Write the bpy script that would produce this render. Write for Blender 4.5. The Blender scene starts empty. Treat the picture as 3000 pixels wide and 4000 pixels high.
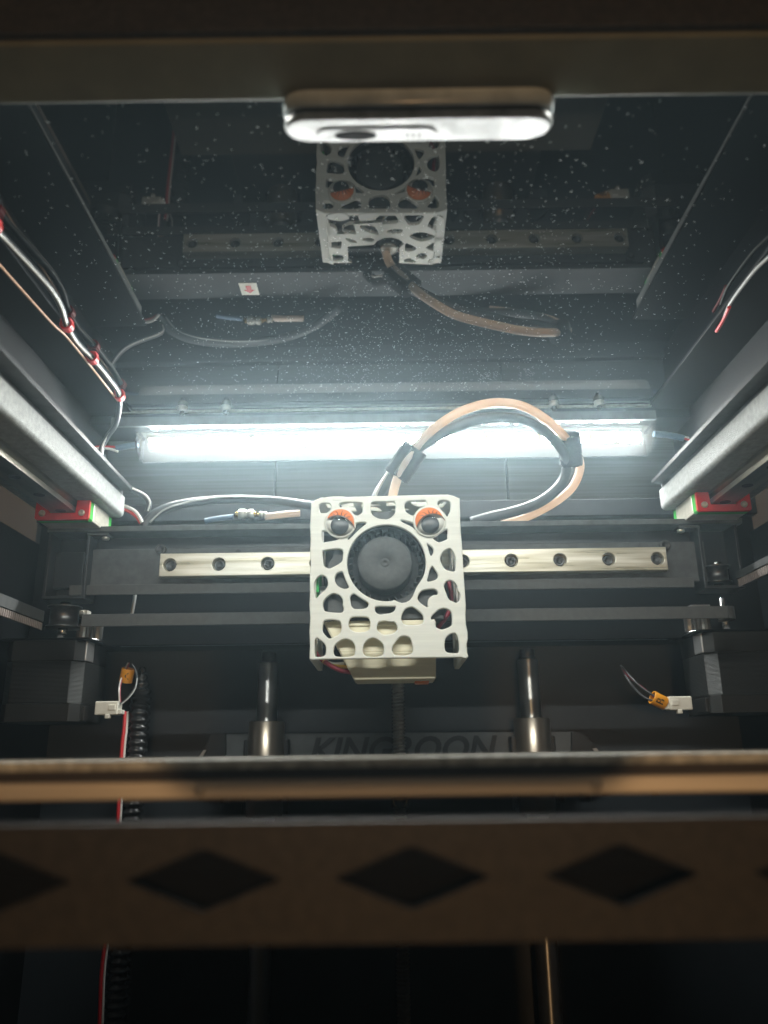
import bpy, bmesh, math, random
from mathutils import Vector, Matrix
random.seed(11)
SC = bpy.context.scene
COL = SC.collection
S = 0.001                                  # everything below is written in millimetres
FPX = 3069.0                               # focal length of the photograph in its own pixels
PITCH = math.radians(17.0); ROLL = math.radians(0.75)
_c, _s = math.cos(PITCH), math.sin(PITCH)
F_ = Vector((0, _c, _s)); R0 = Vector((1, 0, 0)); U0 = Vector((0, -_s, _c))
R_ = R0*math.cos(ROLL) - U0*math.sin(ROLL)
U_ = U0*math.cos(ROLL) + R0*math.sin(ROLL)

# ------------------------------------------------------------------ camera
cd = bpy.data.cameras.new('camera'); cam = bpy.data.objects.new('camera', cd); COL.objects.link(cam)
cam.matrix_world = Matrix(((R_.x, U_.x, -F_.x, 0), (R_.y, U_.y, -F_.y, 0), (R_.z, U_.z, -F_.z, 0), (0, 0, 0, 1)))
cd.sensor_fit = 'VERTICAL'; cd.sensor_height = 8.0; cd.lens = 8.0*FPX/4000
cd.clip_start = 0.002; cd.clip_end = 20
cd.dof.use_dof = True; cd.dof.focus_distance = 0.385; cd.dof.aperture_fstop = cd.lens/3.2
SC.camera = cam

# ------------------------------------------------------------------ world, lamps, exposure
w = bpy.data.worlds.new('World'); SC.world = w; w.use_nodes = True
bg = w.node_tree.nodes['Background']; bg.inputs[0].default_value = (1.0, .72, .5, 1); bg.inputs[1].default_value = 0.05
def area(name, loc, target, sx, sy, power, color, spread=180):
    ld = bpy.data.lights.new(name, 'AREA'); ld.shape = 'RECTANGLE'; ld.size = sx*S; ld.size_y = sy*S
    ld.energy = power; ld.color = color; ld.spread = math.radians(spread)
    o = bpy.data.objects.new(name, ld); COL.objects.link(o)
    o.location = Vector(loc)*S
    o.rotation_euler = (Vector(target)-Vector(loc)).to_track_quat('-Z', 'Y').to_euler()
    return o
FRONT_LAMP = area('front_light_strip', (4.5, 176.5, 184), (4.5, 205, 130), 255, 5, .52, (1.0, 1.0, .93), 150)
ROOM_LAMP = area('room_lamp', (40, -350, 3), (0, 160, 0), 12, 12, .68, (1.0, .58, .27))
SC.view_settings.view_transform = 'Standard'; SC.view_settings.look = 'None'
SC.view_settings.exposure = 0.0; SC.view_settings.gamma = 1.0
SC.cycles.use_denoising = True
SC.cycles.max_bounces = 8; SC.cycles.transparent_max_bounces = 12
SC.cycles.caustics_reflective = False; SC.cycles.caustics_refractive = False
SC.cycles.sample_clamp_indirect = 4.0

# ------------------------------------------------------------------ measuring: photograph pixel -> point on a plane (mm)
def P(px, py, Y=None, Z=None, X=None):
    d = F_ + R_*((px-1500)/FPX) + U_*((2000-py)/FPX)
    t = Y/d.y if Y is not None else (Z/d.z if Z is not None else X/d.x)
    return d*t
def path(pts):
    return [P(a, b, Y=c) for a, b, c in pts]

# ------------------------------------------------------------------ object helpers
ORG = {}
def thing(name, label, cat, loc=(0, 0, 0), group=None, kind=None):
    o = bpy.data.objects.new(name, None); COL.objects.link(o); o.empty_display_size = 0.005
    o.location = Vector(loc)*S; ORG[o.name] = Vector(loc)
    tag(o, label, cat, group, kind); return o
def tag(o, label=None, cat=None, group=None, kind=None):
    if label: o['label'] = label
    if cat: o['category'] = cat
    if group: o['group'] = group
    if kind: o['kind'] = kind
    return o
def link_mesh(name, me, mat, parent, org):
    o = bpy.data.objects.new(name, me); COL.objects.link(o)
    if mat is not None and len(me.materials) == 0: me.materials.append(mat)
    if parent is not None:
        o.parent = parent; ORG[o.name] = ORG[parent.name]
    else:
        o.location = org*S; ORG[o.name] = org
    return o

class MB:
    def __init__(self): self.bm = bmesh.new()
    def box(self, x0, x1, y0, y1, z0, z1, bev=0.25, seg=2):
        b = bmesh.new()
        v = [b.verts.new((x, y, z)) for x in (x0, x1) for y in (y0, y1) for z in (z0, z1)]
        for q in ((0,1,3,2),(4,6,7,5),(0,4,5,1),(2,3,7,6),(0,2,6,4),(1,5,7,3)): b.faces.new([v[i] for i in q])
        bmesh.ops.recalc_face_normals(b, faces=b.faces)
        if bev: bmesh.ops.bevel(b, geom=list(b.edges), offset=bev, segments=seg, affect='EDGES', profile=.5)
        return self.merge(b)
    def merge(self, b, M=None):
        if M is not None: b.transform(M)
        me = bpy.data.meshes.new('tmp'); b.to_mesh(me); b.free()
        self.bm.from_mesh(me); bpy.data.meshes.remove(me); return self
    def obox(self, c, ax, ay, az, sx, sy, sz, bev=0.2, seg=1):
        b = bmesh.new(); hx, hy, hz = sx/2, sy/2, sz/2
        v = [b.verts.new((x, y, z)) for x in (-hx, hx) for y in (-hy, hy) for z in (-hz, hz)]
        for q in ((0,1,3,2),(4,6,7,5),(0,4,5,1),(2,3,7,6),(0,2,6,4),(1,5,7,3)): b.faces.new([v[i] for i in q])
        bmesh.ops.recalc_face_normals(b, faces=b.faces)
        if bev: bmesh.ops.bevel(b, geom=list(b.edges), offset=bev, segments=seg, affect='EDGES', profile=.5)
        M = Matrix((ax, ay, az)).transposed().to_4x4(); M.translation = Vector(c)
        return self.merge(b, M)
    def lathe(self, c, axis, prof, seg=24, cap=True):
        """prof = [(r, h)...] along axis from c"""
        c = Vector(c); a = Vector(axis).normalized(); u = a.orthogonal().normalized(); v = a.cross(u)
        rings = []
        for r, h in prof:
            rings.append([self.bm.verts.new(c + a*h + (u*math.cos(2*math.pi*i/seg) + v*math.sin(2*math.pi*i/seg))*max(r, 1e-3)) for i in range(seg)])
        for A, B in zip(rings, rings[1:]):
            for i in range(seg):
                j = (i+1) % seg
                f = self.bm.faces.new((A[i], A[j], B[j], B[i])); f.smooth = True
        if cap:
            for g, fl in ((rings[0], True), (rings[-1], False)):
                self.bm.faces.new(list(reversed(g)) if fl else g)
        return self
    def cyl(self, c, axis, r, h, seg=24, bev=0.2):
        b = min(bev, r*.4, abs(h)*.4)
        return self.lathe(c, axis, [(r-b, 0), (r, b), (r, h-b), (r-b, h)], seg)
    def tube(self, pts, r, seg=10, smooth=True, n=6, flat=1.0, rad=None):
        pts = [Vector(p) for p in pts]
        if smooth: pts = catmull(pts, n)
        N = len(pts); tang = [(pts[min(i+1, N-1)]-pts[max(i-1, 0)]).normalized() for i in range(N)]
        u = tang[0].orthogonal().normalized(); rings = []
        for i, p in enumerate(pts):
            u = (u - tang[i]*u.dot(tang[i])).normalized(); v = tang[i].cross(u)
            rr = rad(i/(N-1))*r if rad else r
            rings.append([self.bm.verts.new(p + u*math.cos(2*math.pi*k/seg)*rr*flat + v*math.sin(2*math.pi*k/seg)*rr) for k in range(seg)])
        for A, B in zip(rings, rings[1:]):
            for i in range(seg):
                j = (i+1) % seg
                f = self.bm.faces.new((A[i], A[j], B[j], B[i])); f.smooth = True
        self.bm.faces.new(list(reversed(rings[0]))); self.bm.faces.new(rings[-1])
        return self
    def prism(self, poly, vec, bev=0.0):
        """poly: 3-D outline, pushed along vec"""
        b = bmesh.new(); vec = Vector(vec)
        A = [b.verts.new(Vector(p)) for p in poly]; B = [b.verts.new(Vector(p)+vec) for p in poly]
        b.faces.new(A); b.faces.new(list(reversed(B)))
        n = len(A)
        for i in range(n): b.faces.new((A[i], B[i], B[(i+1) % n], A[(i+1) % n]))
        bmesh.ops.recalc_face_normals(b, faces=b.faces)
        if bev: bmesh.ops.bevel(b, geom=list(b.edges), offset=bev, segments=1, affect='EDGES')
        return self.merge(b)
    def plate(self, loops, t, fn, bev=0.3, smooth=None):
        """flat plate with holes: loops[0] outline, the rest holes, in 2-D; fn(u,v,w) -> point, w in [0,t]"""
        cu = bpy.data.curves.new('tmpc', 'CURVE'); cu.dimensions = '2D'; cu.fill_mode = 'BOTH'
        cu.extrude = max(t/2-bev, 0.01); cu.bevel_depth = bev; cu.bevel_resolution = 1; cu.offset = -bev
        for lp in loops:
            sp = cu.splines.new('POLY'); sp.points.add(len(lp)-1)
            for q, (x, y) in zip(sp.points, lp): q.co = (x, y, 0, 1)
            sp.use_cyclic_u = True
        o = bpy.data.objects.new('tmpc', cu); COL.objects.link(o)
        bpy.context.view_layer.update()
        me = bpy.data.meshes.new_from_object(o.evaluated_get(bpy.context.evaluated_depsgraph_get()))
        b = bmesh.new(); b.from_mesh(me)
        for v in b.verts: v.co = Vector(fn(v.co.x, v.co.y, v.co.z + t/2))
        bmesh.ops.remove_doubles(b, verts=b.verts, dist=.002)
        bmesh.ops.recalc_face_normals(b, faces=b.faces)
        bpy.data.objects.remove(o); bpy.data.curves.remove(cu); bpy.data.meshes.remove(me)
        return self.merge(b)
    def build(self, name, mat, parent=None, org=None, smooth=False):
        if org is None: org = ORG[parent.name] if parent is not None else Vector((0, 0, 0))
        org = Vector(org)
        for v in self.bm.verts: v.co = (v.co-org)*S
        if smooth:
            for f in self.bm.faces: f.smooth = True
        for e in self.bm.edges:
            if len(e.link_faces) == 2 and e.calc_face_angle(0) > .44: e.smooth = False
        me = bpy.data.meshes.new(name); self.bm.to_mesh(me); self.bm.free()
        return link_mesh(name, me, mat, parent, org)

def catmull(p, n=6, closed=False):
    out = []; N = len(p)
    for i in range(N if closed else N-1):
        g = lambda k: p[k % N] if closed else p[max(0, min(N-1, k))]
        a, b, c, d = g(i-1), g(i), g(i+1), g(i+2)
        for k in range(n):
            t = k/n
            if isinstance(a, Vector):
                out.append(0.5*((2*b) + (c-a)*t + (2*a-5*b+4*c-d)*t*t + (3*b-a-3*c+d)*t**3))
            else:
                out.append(tuple(0.5*((2*b[j]) + (c[j]-a[j])*t + (2*a[j]-5*b[j]+4*c[j]-d[j])*t*t + (3*b[j]-a[j]-3*c[j]+d[j])*t**3) for j in range(2)))
    if not closed: out.append(p[-1])
    return out
def circle(cx, cy, r, n=24, r2=None):
    r2 = r2 or r
    return [(cx+r*math.cos(2*math.pi*i/n), cy+r2*math.sin(2*math.pi*i/n)) for i in range(n)]
def stadium(cx, cy, L, W, r=None, n=8):
    r = min(r or W/2, W/2); out = []
    for sx, sy, a0 in ((1, -1, -90), (1, 1, 0), (-1, 1, 90), (-1, -1, 180)):
        for i in range(n+1):
            a = math.radians(a0+90*i/n)
            out.append((cx+sx*(L/2-r)+r*math.cos(a), cy+sy*(W/2-r)+r*math.sin(a)))
    return out
def text_mesh(mb, txt, size, fn, t=.3, shear=0.0, bold=0.0, sx=1.0):
    cu = bpy.data.curves.new('tmpt', 'FONT'); cu.body = txt; cu.size = size; cu.align_x = 'CENTER'; cu.align_y = 'CENTER'
    cu.shear = shear; cu.extrude = t/2; cu.offset = bold; cu.fill_mode = 'BOTH'; cu.resolution_u = 4
    o = bpy.data.objects.new('tmpt', cu); COL.objects.link(o); bpy.context.view_layer.update()
    me = bpy.data.meshes.new_from_object(o.evaluated_get(bpy.context.evaluated_depsgraph_get()))
    b = bmesh.new(); b.from_mesh(me)
    for v in b.verts: v.co = Vector(fn(v.co.x*sx, v.co.y, v.co.z+t/2))
    bmesh.ops.recalc_face_normals(b, faces=b.faces)
    bpy.data.objects.remove(o); bpy.data.curves.remove(cu); bpy.data.meshes.remove(me)
    mb.merge(b); return mb

# ------------------------------------------------------------------ materials
ANISO = 0.25
def mat(name, col, rough=.5, metal=0.0, spec=.5, bump=0.0, bscale=900, var=0.0, vscale=120, stretch=(1, 1, 1), col2=None,
        rvar=0.0, coat=0.0, coat_rough=.03, coat_ior=1.5, sss=0.0, emit=None, detail=4):
    m = bpy.data.materials.new(name); m.use_nodes = True; nt = m.node_tree; b = nt.nodes['Principled BSDF']
    b.inputs['Base Color'].default_value = (*col, 1); b.inputs['Roughness'].default_value = rough
    b.inputs['Metallic'].default_value = metal; b.inputs['Specular IOR Level'].default_value = spec
    if coat:
        b.inputs['Coat Weight'].default_value = coat; b.inputs['Coat Roughness'].default_value = coat_rough; b.inputs['Coat IOR'].default_value = coat_ior
    if sss:
        b.inputs['Subsurface Weight'].default_value = sss; b.inputs['Subsurface Radius'].default_value = (1, .7, .45); b.inputs['Subsurface Scale'].default_value = .0015
    tc = nt.nodes.new('ShaderNodeTexCoord'); mp = nt.nodes.new('ShaderNodeMapping'); mp.inputs['Scale'].default_value = stretch
    nt.links.new(tc.outputs['Object'], mp.inputs['Vector'])
    if bump:
        n = nt.nodes.new('ShaderNodeTexNoise'); n.inputs['Scale'].default_value = bscale; n.inputs['Detail'].default_value = detail
        bp = nt.nodes.new('ShaderNodeBump'); bp.inputs['Strength'].default_value = bump; bp.inputs['Distance'].default_value = .0004
        nt.links.new(mp.outputs[0], n.inputs['Vector']); nt.links.new(n.outputs[0], bp.inputs['Height']); nt.links.new(bp.outputs[0], b.inputs['Normal'])
    if var or rvar:
        n2 = nt.nodes.new('ShaderNodeTexNoise'); n2.inputs['Scale'].default_value = vscale; n2.inputs['Detail'].default_value = 6
        nt.links.new(mp.outputs[0], n2.inputs['Vector'])
        r = nt.nodes.new('ShaderNodeValToRGB'); r.color_ramp.elements[0].position = .35; r.color_ramp.elements[1].position = .68
        c2 = col2 or tuple(max(0, c*(1-var)) for c in col)
        r.color_ramp.elements[0].color = (*c2, 1); r.color_ramp.elements[1].color = (*tuple(min(1, c*(1+var*.4)) for c in col), 1)
        nt.links.new(n2.outputs[0], r.inputs[0])
        if var: nt.links.new(r.outputs[0], b.inputs['Base Color'])
        if rvar:
            mr = nt.nodes.new('ShaderNodeMapRange'); mr.inputs['From Min'].default_value = .3; mr.inputs['From Max'].default_value = .7
            mr.inputs['To Min'].default_value = max(.02, rough-rvar); mr.inputs['To Max'].default_value = min(1, rough+rvar)
            nt.links.new(n2.outputs[0], mr.inputs[0]); nt.links.new(mr.outputs[0], b.inputs['Roughness'])
    return m
M = {}
M['powder'] = mat('powder_coat', (.045, .048, .05), .48, bump=.5, bscale=1300, var=.25, vscale=60, spec=.5)
M['beam'] = mat('side_beam_coat', (.35, .37, .36), .62, bump=.8, bscale=1500, var=.2, vscale=400, spec=.3)
M['panel'] = mat('inner_panel', (.009, .0105, .012), .6, bump=.2, bscale=1500, var=.3, vscale=30, spec=.18)
M['brushed'] = mat('brushed_panel', (.13, .145, .15), .32, bump=.35, bscale=180, stretch=(.25, 1, 18), var=.35, vscale=40, spec=.6)
M['gantry'] = mat('gantry_anodised', (.030, .035, .041), .45, bump=.25, bscale=2200, var=.2, vscale=80)
M['gantry_light'] = mat('gantry_worn', (.078, .086, .09), .5, bump=.35, bscale=2600, var=.3, vscale=200)
M['dark'] = mat('black_plastic', (.018, .019, .02), .45, var=.2, vscale=200)
M['fan'] = mat('fan_plastic', (.066, .072, .073), .55, bump=.5, bscale=2600, var=.2, vscale=500)
M['shroud'] = mat('printed_cream', (.765, .765, .695), .5, bump=.12, bscale=160, stretch=(.4, .4, 9), var=.08, vscale=60, sss=.25)
M['duct'] = mat('printed_ivory', (.80, .75, .57), .45, bump=.15, bscale=150, stretch=(.4, .4, 12), var=.08, vscale=80, sss=.2)
M['rail'] = mat('ground_rail', (.80, .79, .71), .36, metal=.45, bump=.3, bscale=70, stretch=(.35, 2, 6), var=.35, vscale=60, col2=(.52, .49, .36), rvar=.12)
M['steel'] = mat('bright_steel', (.72, .73, .72), .18, metal=1.0, var=.1, vscale=100, rvar=.06)
M['dsteel'] = mat('black_oxide_screw', (.10, .10, .10), .35, metal=.8, var=.3, vscale=400)
M['zinc'] = mat('zinc_nut', (.75, .74, .66), .28, metal=.9, var=.2, vscale=500)
M['brass'] = mat('brass', (.72, .48, .16), .25, metal=1.0, var=.2, vscale=300)
M['chrome'] = mat('chromed_rod', (.85, .87, .87), .42, metal=.95)
nt = M['chrome'].node_tree; tg_ = nt.nodes.new('ShaderNodeTangent'); tg_.direction_type = 'RADIAL'; tg_.axis = 'Z'
pb_ = nt.nodes['Principled BSDF']; pb_.inputs['Anisotropic'].default_value = .93; pb_.inputs['Anisotropic Rotation'].default_value = ANISO
nt.links.new(tg_.outputs[0], pb_.inputs['Tangent'])
M['bronze'] = mat('bearing_shell', (.52, .46, .38), .3, metal=.9)
M['rubber'] = mat('belt_rubber', (.075, .080, .080), .65, bump=.2, bscale=3000, var=.15, vscale=300)
M['teeth'] = mat('belt_teeth', (.26, .22, .20), .6, var=.2, vscale=400)
M['lam'] = mat('lamination', (.06, .062, .06), .4, metal=.6)
nt = M['lam'].node_tree; wv = nt.nodes.new('ShaderNodeTexWave'); wv.bands_direction = 'Z'; wv.inputs['Scale'].default_value = 470
tcx = nt.nodes.new('ShaderNodeTexCoord'); bpx = nt.nodes.new('ShaderNodeBump'); bpx.inputs['Strength'].default_value = .9; bpx.inputs['Distance'].default_value = .0003
nt.links.new(tcx.outputs['Object'], wv.inputs['Vector']); nt.links.new(wv.outputs[1], bpx.inputs['Height']); nt.links.new(bpx.outputs[0], nt.nodes['Principled BSDF'].inputs['Normal'])
M['motor'] = mat('motor_black', (.014, .0145, .0135), .5, var=.2, vscale=100)
M['alu'] = mat('cast_end_cap', (.40, .41, .41), .4, metal=.7, bump=.2, bscale=1500)
M['red'] = mat('red_seal', (.70, .025, .03), .4, var=.15, vscale=200)
M['green'] = mat('green_cap', (.06, .55, .09), .4, var=.1, vscale=200)
M['block'] = mat('carriage_steel', (.72, .70, .60), .4, metal=.4, var=.12, vscale=300)
M['white'] = mat('white_nylon', (.78, .77, .68), .45, var=.06, vscale=300)
M['wire_w'] = mat('white_wire', (.72, .72, .68), .4)
M['wire_r'] = mat('red_wire', (.62, .03, .035), .4)
M['wire_dr'] = mat('dark_red_wire', (.36, .03, .06), .45)
M['wire_y'] = mat('yellow_wire', (.70, .42, .06), .45)
M['wire_k'] = mat('black_wire', (.05, .055, .058), .33)
M['wire_g'] = mat('grey_wire', (.45, .47, .46), .35)
M['blue'] = mat('blue_heat_shrink', (.11, .17, .25), .35)
M['tag'] = mat('orange_tag', (.85, .36, .02), .4, var=.08, vscale=300)
M['ink'] = mat('black_ink', (.02, .018, .015), .6)
M['sock'] = mat('orange_silicone', (.85, .20, .02), .45)
M['pcb'] = mat('green_board', (.03, .48, .10), .4)
M['fabric'] = mat('hook_tape', (.030, .034, .040), .85, bump=1.0, bscale=2200, var=.4, vscale=900)
M['thread'] = mat('pale_thread', (.55, .58, .55), .7)
M['grey_dev'] = mat('grey_device', (.58, .66, .68), .22, var=.25, vscale=90, rvar=.12, bump=.1, bscale=200)
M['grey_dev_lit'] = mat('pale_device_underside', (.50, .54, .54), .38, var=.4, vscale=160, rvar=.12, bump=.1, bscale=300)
M['olive'] = mat('front_beam_coat', (.15, .16, .125), .55, bump=.3, bscale=1500, var=.15, vscale=80)
M['brown'] = mat('front_bar_coat', (.029, .026, .022), .6, bump=.6, bscale=1100, var=.5, vscale=420)
M['pei'] = mat('build_sheet', (.09, .08, .06), .6, bump=.8, bscale=1500, var=.25, vscale=500)
M['edge'] = mat('sheet_edge', (.66, .66, .58), .5, bump=1.0, bscale=900, var=.4, vscale=500)
M['rail_shaded'] = mat('shaded_rail_steel', (.42, .40, .34), .3, metal=1.0, var=.3, vscale=80, stretch=(2, .3, 2))  # darker copy of the rail steel, shadow under the beams put into its colour
M['bracket'] = mat('bracket_black', (.022, .025, .028), .4)
M['rearwall'] = mat('rear_wall_coat', (.030, .038, .046), .5, bump=.3, bscale=1600, var=.2, vscale=30)
M['speckle'] = mat('speckled_grey_coat', (.34, .37, .38), .6, bump=1.0, bscale=900, var=.35, vscale=700)
M['void'] = mat('shade_and_window_black', (.008, .008, .008), .85, spec=.1)  # near-black for the diamond shade backing and the sensor window
M['carrier'] = mat('carrier_grey', (.12, .13, .135), .55, bump=.2, bscale=1500, var=.2, vscale=100)
M['screw'] = mat('screw_steel', (.42, .39, .34), .4, metal=.8, var=.2, vscale=300)
M['magnet'] = mat('magnetic_sheet', (.05, .04, .035), .6)
M['aluplate'] = mat('bed_aluminium', (.86, .80, .70), .6, metal=.85, var=.12, vscale=60, stretch=(.2, 1, 4))
M['eye_w'] = mat('eye_white', (.82, .81, .72), .4)
M['pupil'] = mat('pupil_black', (.040, .045, .05), .35)
M['lidorange'] = mat('eyelid_orange', (.85, .22, .04), .35)
M['lash'] = mat('lash_brown', (.22, .07, .04), .5)
M['paper'] = mat('sticker_paper', (.82, .80, .70), .55)
M['redink'] = mat('red_print', (.70, .05, .05), .5)
M['dust'] = mat('dust', (.62, .67, .68), .8)
M['led_house'] = mat('led_profile', (.07, .07, .07), .5)
M['orangewire'] = mat('tan_wire', (.55, .30, .16), .4)
M['hose'] = mat('black_conduit', (.018, .019, .02), .22)
def emission(name, col, strength):
    m = bpy.data.materials.new(name); m.use_nodes = True; nt = m.node_tree; nt.nodes.clear()
    e = nt.nodes.new('ShaderNodeEmission'); e.inputs[0].default_value = (*col, 1); e.inputs[1].default_value = strength
    o = nt.nodes.new('ShaderNodeOutputMaterial'); nt.links.new(e.outputs[0], o.inputs[0]); return m
M['led'] = emission('led_chip', (.985, 1.0, .97), 310)
def clear(name, transp, diff, trans, gloss_rough=.04, ior=1.45, tint=(1, 1, 1), dcol=(.8, .8, .75)):
    """thin clear plastic: see-through, a little milky, glossy"""
    m = bpy.data.materials.new(name); m.use_nodes = True; nt = m.node_tree; nt.nodes.clear()
    N = nt.nodes.new; out = N('ShaderNodeOutputMaterial')
    t = N('ShaderNodeBsdfTransparent'); t.inputs[0].default_value = (*tint, 1)
    d = N('ShaderNodeBsdfDiffuse'); d.inputs[0].default_value = (*dcol, 1)
    tr = N('ShaderNodeBsdfTranslucent'); tr.inputs[0].default_value = (*dcol, 1)
    a = N('ShaderNodeMixShader'); a.inputs[0].default_value = trans/(diff+trans) if diff+trans > 0 else 0
    nt.links.new(d.outputs[0], a.inputs[1]); nt.links.new(tr.outputs[0], a.inputs[2])
    b = N('ShaderNodeMixShader'); b.inputs[0].default_value = 1-transp
    nt.links.new(t.outputs[0], b.inputs[1]); nt.links.new(a.outputs[0], b.inputs[2])
    g = N('ShaderNodeBsdfGlossy'); g.inputs['Roughness'].default_value = gloss_rough
    fr = N('ShaderNodeFresnel'); fr.inputs[0].default_value = ior
    c = N('ShaderNodeMixShader'); nt.links.new(fr.outputs[0], c.inputs[0])
    nt.links.new(b.outputs[0], c.inputs[1]); nt.links.new(g.outputs[0], c.inputs[2])
    nt.links.new(c.outputs[0], out.inputs[0]); return m
M['cover'] = clear('led_cover', .989, .005, .006, ior=1.05)
M['dome'] = clear('clear_dome', .985, .01, .005, ior=1.22)
def ptfe(name, col, tcol):
    m = bpy.data.materials.new(name); m.use_nodes = True; nt = m.node_tree; nt.nodes.clear()
    N = nt.nodes.new; out = N('ShaderNodeOutputMaterial')
    d = N('ShaderNodeBsdfPrincipled'); d.inputs['Base Color'].default_value = (*col, 1); d.inputs['Roughness'].default_value = .3
    t = N('ShaderNodeBsdfTranslucent'); t.inputs[0].default_value = (*tcol, 1)
    a = N('ShaderNodeMixShader'); a.inputs[0].default_value = .5
    nt.links.new(d.outputs[0], a.inputs[1]); nt.links.new(t.outputs[0], a.inputs[2]); nt.links.new(a.outputs[0], out.inputs[0]); return m
M['ptfe'] = ptfe('ptfe_tube', (.88, .79, .71), (.96, .74, .54))
def lid_mat():
    m = mat('smoked_lid', (.012, .014, .018), .5, spec=.02, coat=1.0, coat_rough=.025, coat_ior=1.66)
    nt = m.node_tree; b = nt.nodes['Principled BSDF']; b.inputs['IOR'].default_value = 1.0
    tc = nt.nodes.new('ShaderNodeTexCoord'); n = nt.nodes.new('ShaderNodeTexNoise'); n.inputs['Scale'].default_value = 22; n.inputs['Detail'].default_value = 5
    nt.links.new(tc.outputs['Object'], n.inputs['Vector'])
    r = nt.nodes.new('ShaderNodeValToRGB'); r.color_ramp.elements[0].position = .3; r.color_ramp.elements[1].position = .75
    r.color_ramp.elements[0].color = (.003, .0038, .005, 1); r.color_ramp.elements[1].color = (.006, .0078, .010, 1)
    nt.links.new(n.outputs[0], r.inputs[0]); nt.links.new(r.outputs[0], b.inputs['Base Color']); return m
M['lid'] = lid_mat()
HAZE = 0.165  # density of the added volume that imitates lens bloom
XC = 4.5                                    # centre plane of the printer
LIDZ = 188.0

# ================================================================== SETTING
def struct(name, mb, m): return tag(mb.build(name, m), kind='structure')
struct('floor', MB().box(-230, 240, 120, 520, -190, -180, 0), M['panel'])
struct('back_wall', MB().box(-230, 240, 500, 510, -180, 150, 0), M['rearwall'])
for sx in (-1, 1):
    x = XC+sx*212
    struct('side_wall', MB().box(min(x, x+sx*8), max(x, x+sx*8), 150, 500, -180, 122, 0), M['panel'])
    x = XC+sx*172
    struct('upper_side_wall', MB().box(min(x, x+sx*2), max(x, x+sx*2), 150, 453, 136.5, 192, .4), M['panel'])

# upper rear panel, with its two seams and the fold along its foot
up = thing('upper_rear_wall', 'brushed dark rear panel with two upright seams below the light bar', 'panel', (XC, 446, 100))
xs = [P(a, 1880, Y=445).x for a in (170, 1076, 1981, 2930)]
for i in range(3):
    MB().box(xs[i]+.5, xs[i+1]-.5, 445, 449, 142.5, 186, .4).build('panel', M['brushed'], up)
MB().box(xs[0], xs[3], 441.5, 449, 131, 141.6, .6).build('fold', M['gantry'], up)
MB().box(xs[0], xs[3], 449.5, 453, 60, 187, .2).build('backing', M['panel'], up)

# ================================================================== LID
lid = thing('lid', 'glossy smoked lid overhead mirroring the tool head, spotted with dust', 'lid', (XC, 290, LIDZ))
MB().box(XC-147.5, XC+147.5, 168, 411, LIDZ, LIDZ+3, .3).build('sheet', M['lid'], lid)
for sx in (-1, 1):
    x = XC+sx*147.6; MB().box(min(x, x+sx*26), max(x, x+sx*26), 168, 440, LIDZ-1.2, LIDZ+3.5, .3).build('border', M['panel'], lid)
a, b = P(480, 1590, Y=411), P(2545, 1588, Y=411)
MB().box(a.x, b.x, 410.2, 413, LIDZ-1.7, LIDZ-.15, .35).build('rear_strip', M['zinc'], lid)
MB().box(a.x-6, b.x+2, 411.2, 413, LIDZ-3.9, LIDZ-1.75, .2).build('groove', M['panel'], lid)
MB().box(a.x-6, b.x+2, 410.6, 413, LIDZ-9.6, LIDZ-4.0, .35).build('fascia', M['gantry_light'], lid)
for px, py in ((712, 1590), (882, 1590), (2164, 1580), (2341, 1580)):
    q = P(px, py, Y=406)
    nb = MB(); nb.lathe((q.x, 406.5, LIDZ-.1), (0, 0, -1), [(2.9, 0), (2.9, .5), (2.3, .52), (2.75, .8), (2.75, 2.5), (2.3, 2.9)], 6 if False else 12)
    n_ = nb.build('nut', M['zinc'], lid)
    MB().cyl((q.x, 406.5, LIDZ-2.6), (0, 0, -1), 1.45, 2.4, 12, .3).build('bolt_end', M['dsteel'], n_)
# rear top frame bar
rb = thing('rear_top_bar', 'black rear top bar running between the lid and the light bar', 'frame bar', (XC, 420, 184))
MB().box(XC-172, XC+172, 414, 440, 181.2, 186.6, .5).build('bar', M['panel'], rb)
MB().box(XC-172, XC+172, 414, 453, 187, 198, .5).build('upper_lip', M['panel'], rb)
# arrow sticker
c = P(973, 1130, Z=LIDZ-.25)
st = thing('arrow_sticker', 'small white square sticker with a red arrow on the lid', 'sticker', (c.x, c.y, LIDZ-.2))
MB().box(c.x-3.7, c.x+3.7, c.y-4.3, c.y+4.3, LIDZ-.3, LIDZ-.08, 0).build('paper', M['paper'], st)
ar = [(-1.1, -2.6), (1.1, -2.6), (1.1, .4), (2.3, .4), (0, 2.8), (-2.3, .4), (-1.1, .4)]
MB().prism([(c.x+u, c.y+v, LIDZ-.31) for u, v in ar], (0, 0, -.06)).build('arrow', M['redink'], st)
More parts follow.
